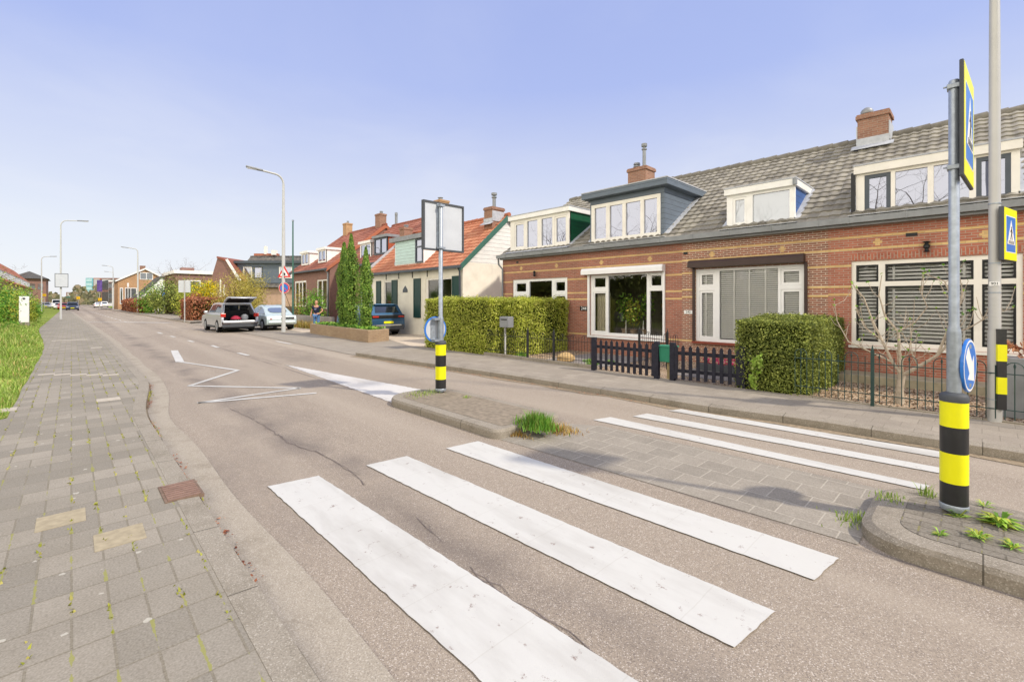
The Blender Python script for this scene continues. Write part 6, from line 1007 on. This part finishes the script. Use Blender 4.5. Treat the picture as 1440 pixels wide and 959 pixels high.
# ------------------------------------------------------------------ person behind the planter
def person(lab, loc, rz):
    t = thing('person', lab, 'person', (0, 0, 0))
    V = [(0, 0, .95, .15, .11), (0, 0, 1.15, .16, .12), (0, .0, 1.36, .17, .11), (0, 0, 1.48, .07, .06), (0, -.01, 1.56, .055, .055),
         (-.19, 0, 1.41, .07, .07), (-.3, .03, 1.15, .05, .05), (-.31, -.06, .92, .038, .038), (.19, 0, 1.41, .07, .07), (.36, .05, 1.19, .05, .05), (.24, -.1, 1.02, .038, .038),
         (-.1, 0, .88, .1, .1), (-.11, 0, .5, .07, .07), (-.12, .02, .09, .05, .05), (-.13, -.16, .04, .045, .035), (.1, 0, .88, .1, .1), (.12, 0, .5, .07, .07), (.13, .02, .09, .05, .05), (.14, -.16, .04, .045, .035)]
    Ed = [(0, 1), (1, 2), (2, 3), (3, 4), (2, 5), (5, 6), (6, 7), (2, 8), (8, 9), (9, 10), (0, 11), (11, 12), (12, 13), (13, 14), (0, 15), (15, 16), (16, 17), (17, 18)]
    def skin(nm, ids, m, scale=1.0, mats=None):
        me = bpy.data.meshes.new(nm); mp = {k: i for i, k in enumerate(ids)}; me.from_pydata([V[k][:3] for k in ids], [(mp[a], mp[c]) for a, c in Ed if a in mp and c in mp], [])
        o = bpy.data.objects.new(nm, me); COL.objects.link(o); o.parent = t; q = o.modifiers.new('skin', 'SKIN'); o.modifiers.new('sub', 'SUBSURF').levels = 2; o.modifiers['sub'].render_levels = 2
        if not me.skin_vertices: me.attributes.new('skin', 'FLOAT', 'POINT') if False else None
        sv = me.skin_vertices[0].data if me.skin_vertices else None
        if sv:
            for k in ids: sv[mp[k]].radius = (V[k][3]*scale, V[k][4]*scale); sv[mp[k]].use_root = (k == ids[0])
        me.materials.append(m); return o
    sk = mat('skin', '#c9977c', .6, .06, 6, .3); tee = mat('navy_tshirt', '#2c3146', .9, .15, 8, .1); jn = mat('blue_jeans', '#5b7fae', .9, .15, 10, .1)
    import bmesh
    def mk(nm, ids, m, sc):
        me = bpy.data.meshes.new(nm); bm = bmesh.new(); ly = bm.verts.layers.skin.verify(); vs = {}
        for k in ids: vs[k] = bm.verts.new(V[k][:3]); vs[k][ly].radius = (V[k][3]*sc, V[k][4]*sc); vs[k][ly].use_root = (k == ids[0])
        for a, c in Ed:
            if a in vs and c in vs: bm.edges.new((vs[a], vs[c]))
        bm.to_mesh(me); bm.free(); o = bpy.data.objects.new(nm, me); COL.objects.link(o); o.parent = t; o.modifiers.new('skin', 'SKIN').use_smooth_shade = True; q = o.modifiers.new('sub', 'SUBSURF'); q.levels = q.render_levels = 2; me.materials.append(m); return o
    mk('body', list(range(len(V))), sk, .92); V2 = list(V)
    V[6] = (-.255, .02, 1.24, .06, .06); V[9] = (.29, .03, 1.28, .06, .06); V[0] = (0, 0, .93, .16, .12); mk('t_shirt', [2, 1, 0, 5, 6, 8, 9], tee, 1.1); V[:] = V2
    V[13] = (-.12, .02, .14, .06, .06); V[17] = (.13, .02, .14, .06, .06); mk('jeans', [0, 11, 12, 13, 15, 16, 17], jn, 1.12); V[:] = V2
    b = B(); c = (0, -.02, 1.66); n = 14
    prof = [(.02, -.125), (.05, -.12), (.068, -.08), (.078, -.02), (.08, .03), (.07, .08), (.045, .11), (.01, .12)]
    b.lathe(c, prof, n); hd = [(px*.92, (py-c[1])*1.15+c[1], pz) for px, py, pz in b.v]; b.v = hd
    b.add([(-.015, -.105, 1.655), (.015, -.105, 1.655), (.02, -.135, 1.635), (-.02, -.135, 1.635), (0, -.1, 1.685)], [[0, 1, 2, 3], [0, 4, 1], [1, 4, 2], [0, 3, 4]])
    for s in (1, -1): b.box(s*.07, s*.085, -.03, .01, 1.63, 1.69)
    h_ = b.build('head', sk, t); b = B(); b.box(-.04, -.02, -.106, -.098, 1.672, 1.682); b.box(.02, .04, -.106, -.098, 1.672, 1.682); b.box(-.025, .025, -.104, -.094, 1.598, 1.606); b.build('face_features', mat('dark_features', '#5a3a32', .6, .1, 4), h_)
    b = B(); b.lathe((0, .0, 1.70), [(.086, -.03), (.088, .02), (.076, .065), (.045, .09), (.01, .095)], 14); b.build('hair', mat('short_light_hair', '#a98566', .8, .2, 20), t)
    for s, w_, dr in ((-1, V[7], Vector((0, -.25, -1))), (1, V[10], Vector((-.7, -.3, -.6)))):
        b = B(); dr.normalize(); o = Vector(w_[:3]); b.tube([o, o+dr*.05, o+dr*.09], [.03, .042, .036], 8); sd = dr.cross(Vector((1, .2, 0))).normalized()
        for k in range(4): q = o+dr*.085+sd*(k-1.5)*.02; b.tube([q, q+dr*(.04+.008*(k in (1, 2)))+Vector((0, -.004, 0)), q+dr*.07+Vector((0, -.015, 0))], [.0095, .009, .007], 6)
        b.tube([o+dr*.03+sd*.035, o+dr*.06+sd*.06, o+dr*.09+sd*.065], [.011, .01, .008], 6); b.build('hand', sk, t)
    b = B()
    b.poly([(-.07, -.148, 1.33), (.07, -.148, 1.33), (.05, -.15, 1.22), (-.05, -.15, 1.22)][::-1]); b.build('shirt_print', mat('shirt_print', '#6f7690', .9, .4, 14), t)
    t.location = loc; t.rotation_euler.z = rz; return t
person('man in navy printed T-shirt and jeans behind the brick planter, one hand at his hip', (-28.0, 11.2-.55, .02), TH)
# ------------------------------------------------------------------ light, sky, camera
AZ = Vector((.94, .34)).normalized(); EL = math.radians(43)
w = bpy.data.worlds.new('World'); S.world = w; w.use_nodes = True; nt = w.node_tree; nt.nodes.clear()
out = nt.nodes.new('ShaderNodeOutputWorld'); bg = nt.nodes.new('ShaderNodeBackground'); sky = nt.nodes.new('ShaderNodeTexSky'); sky.sky_type = 'NISHITA'; sky.sun_disc = False
sky.sun_elevation = EL; sky.sun_rotation = math.atan2(AZ.x, AZ.y); sky.air_density = 1.0; sky.dust_density = .6; sky.ozone_density = 2.0
def wm(op, a, b_=None):
    x = nt.nodes.new('ShaderNodeMath'); x.operation = op
    for i, v in enumerate((a, b_)):
        if v is None: continue
        if isinstance(v, (int, float)): x.inputs[i].default_value = v
        else: nt.links.new(v, x.inputs[i])
    return x.outputs[0]
def mr(f, a, b_, c=0, d=1):
    x = nt.nodes.new('ShaderNodeMapRange'); x.interpolation_type = 'SMOOTHSTEP'; nt.links.new(f, x.inputs[0])
    for i, v in enumerate((a, b_, c, d)): x.inputs[i+1].default_value = v
    return x.outputs[0]
tc = nt.nodes.new('ShaderNodeTexCoord'); sp = nt.nodes.new('ShaderNodeSeparateXYZ'); nt.links.new(tc.outputs['Generated'], sp.inputs[0])
zc = wm('MAXIMUM', sp.outputs[2], .04); cb2 = nt.nodes.new('ShaderNodeCombineXYZ'); dv = wm('ADD', zc, .12)
nt.links.new(wm('DIVIDE', sp.outputs[0], dv), cb2.inputs[0]); nt.links.new(wm('DIVIDE', sp.outputs[1], dv), cb2.inputs[1])
nz = nt.nodes.new('ShaderNodeTexNoise'); nt.links.new(cb2.outputs[0], nz.inputs['Vector']); nz.inputs['Scale'].default_value = 1.1; nz.inputs['Detail'].default_value = 7; nz.inputs['Roughness'].default_value = .55; nz.inputs['Distortion'].default_value = .4
# thin high veil: nearly white towards the horizon, lavender blue higher up, with soft cloud patches, over the clear sky
ve = nt.nodes.new('ShaderNodeValToRGB'); nt.links.new(sp.outputs[2], ve.inputs[0]); el = ve.color_ramp.elements
for i, (p, c) in enumerate(((0, (.90, .90, .95)), (.13, (.85, .87, .95)), (.26, (.70, .75, .96)), (.42, (.48, .57, .96)), (.62, (.42, .51, .92)))):
    e = el[i] if i < 2 else el.new(p)
    e.position = p; e.color = (*c, 1)
vs = nt.nodes.new('ShaderNodeVectorMath'); vs.operation = 'SCALE'; nt.links.new(ve.outputs[0], vs.inputs[0]); vs.inputs['Scale'].default_value = 6.1
tint = nt.nodes.new('ShaderNodeMix'); tint.data_type = 'RGBA'; tint.inputs[0].default_value = .86; nt.links.new(sky.outputs[0], tint.inputs[6]); nt.links.new(vs.outputs[0], tint.inputs[7])
mx = nt.nodes.new('ShaderNodeMix'); mx.data_type = 'RGBA'; nt.links.new(wm('MULTIPLY', mr(nz.outputs['Fac'], .42, .74), mr(sp.outputs[2], .1, .5, .28, .1)), mx.inputs[0]); nt.links.new(tint.outputs[2], mx.inputs[6]); mx.inputs[7].default_value = (5.5, 5.65, 6.1, 1)
# unseen warm cloud bank added behind the camera and overhead to light the facades
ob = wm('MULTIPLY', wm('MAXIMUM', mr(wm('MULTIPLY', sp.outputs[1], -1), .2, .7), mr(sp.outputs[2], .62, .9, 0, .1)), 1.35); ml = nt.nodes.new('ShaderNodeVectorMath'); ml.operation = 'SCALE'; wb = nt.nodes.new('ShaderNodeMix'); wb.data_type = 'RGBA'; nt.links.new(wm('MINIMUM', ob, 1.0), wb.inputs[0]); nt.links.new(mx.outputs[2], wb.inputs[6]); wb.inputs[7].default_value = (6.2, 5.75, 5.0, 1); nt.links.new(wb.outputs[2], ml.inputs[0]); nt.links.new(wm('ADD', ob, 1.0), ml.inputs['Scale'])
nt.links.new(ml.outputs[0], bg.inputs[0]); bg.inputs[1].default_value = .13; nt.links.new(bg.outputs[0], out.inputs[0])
sl = bpy.data.lights.new('sun', 'SUN'); sl.energy = 3.0; sl.angle = math.radians(2); sl.color = (1, .91, .77); so = bpy.data.objects.new('sun', sl); COL.objects.link(so)
dr = Vector((AZ.x*math.cos(EL), AZ.y*math.cos(EL), math.sin(EL))); so.rotation_euler = dr.to_track_quat('Z', 'Y').to_euler(); so.location = (20, 20, 30)
cam = bpy.data.cameras.new('camera'); cam.lens = 16; cam.sensor_width = 36; cam.sensor_fit = 'HORIZONTAL'; cam.shift_y = -(479.5-V0)/1440; cam.clip_end = 4000; cam.clip_start = .05
co = bpy.data.objects.new('camera', cam); COL.objects.link(co); co.location = (0, 0, CH); co.rotation_euler = (PI/2, 0, TH); S.camera = co
S.view_settings.view_transform = 'Standard'; S.view_settings.look = 'None'; S.view_settings.gamma = 1; S.view_settings.exposure = .3
S.cycles.use_denoising = True; S.cycles.max_bounces = 8; S.cycles.transparent_max_bounces = 12; S.cycles.sample_clamp_indirect = 6
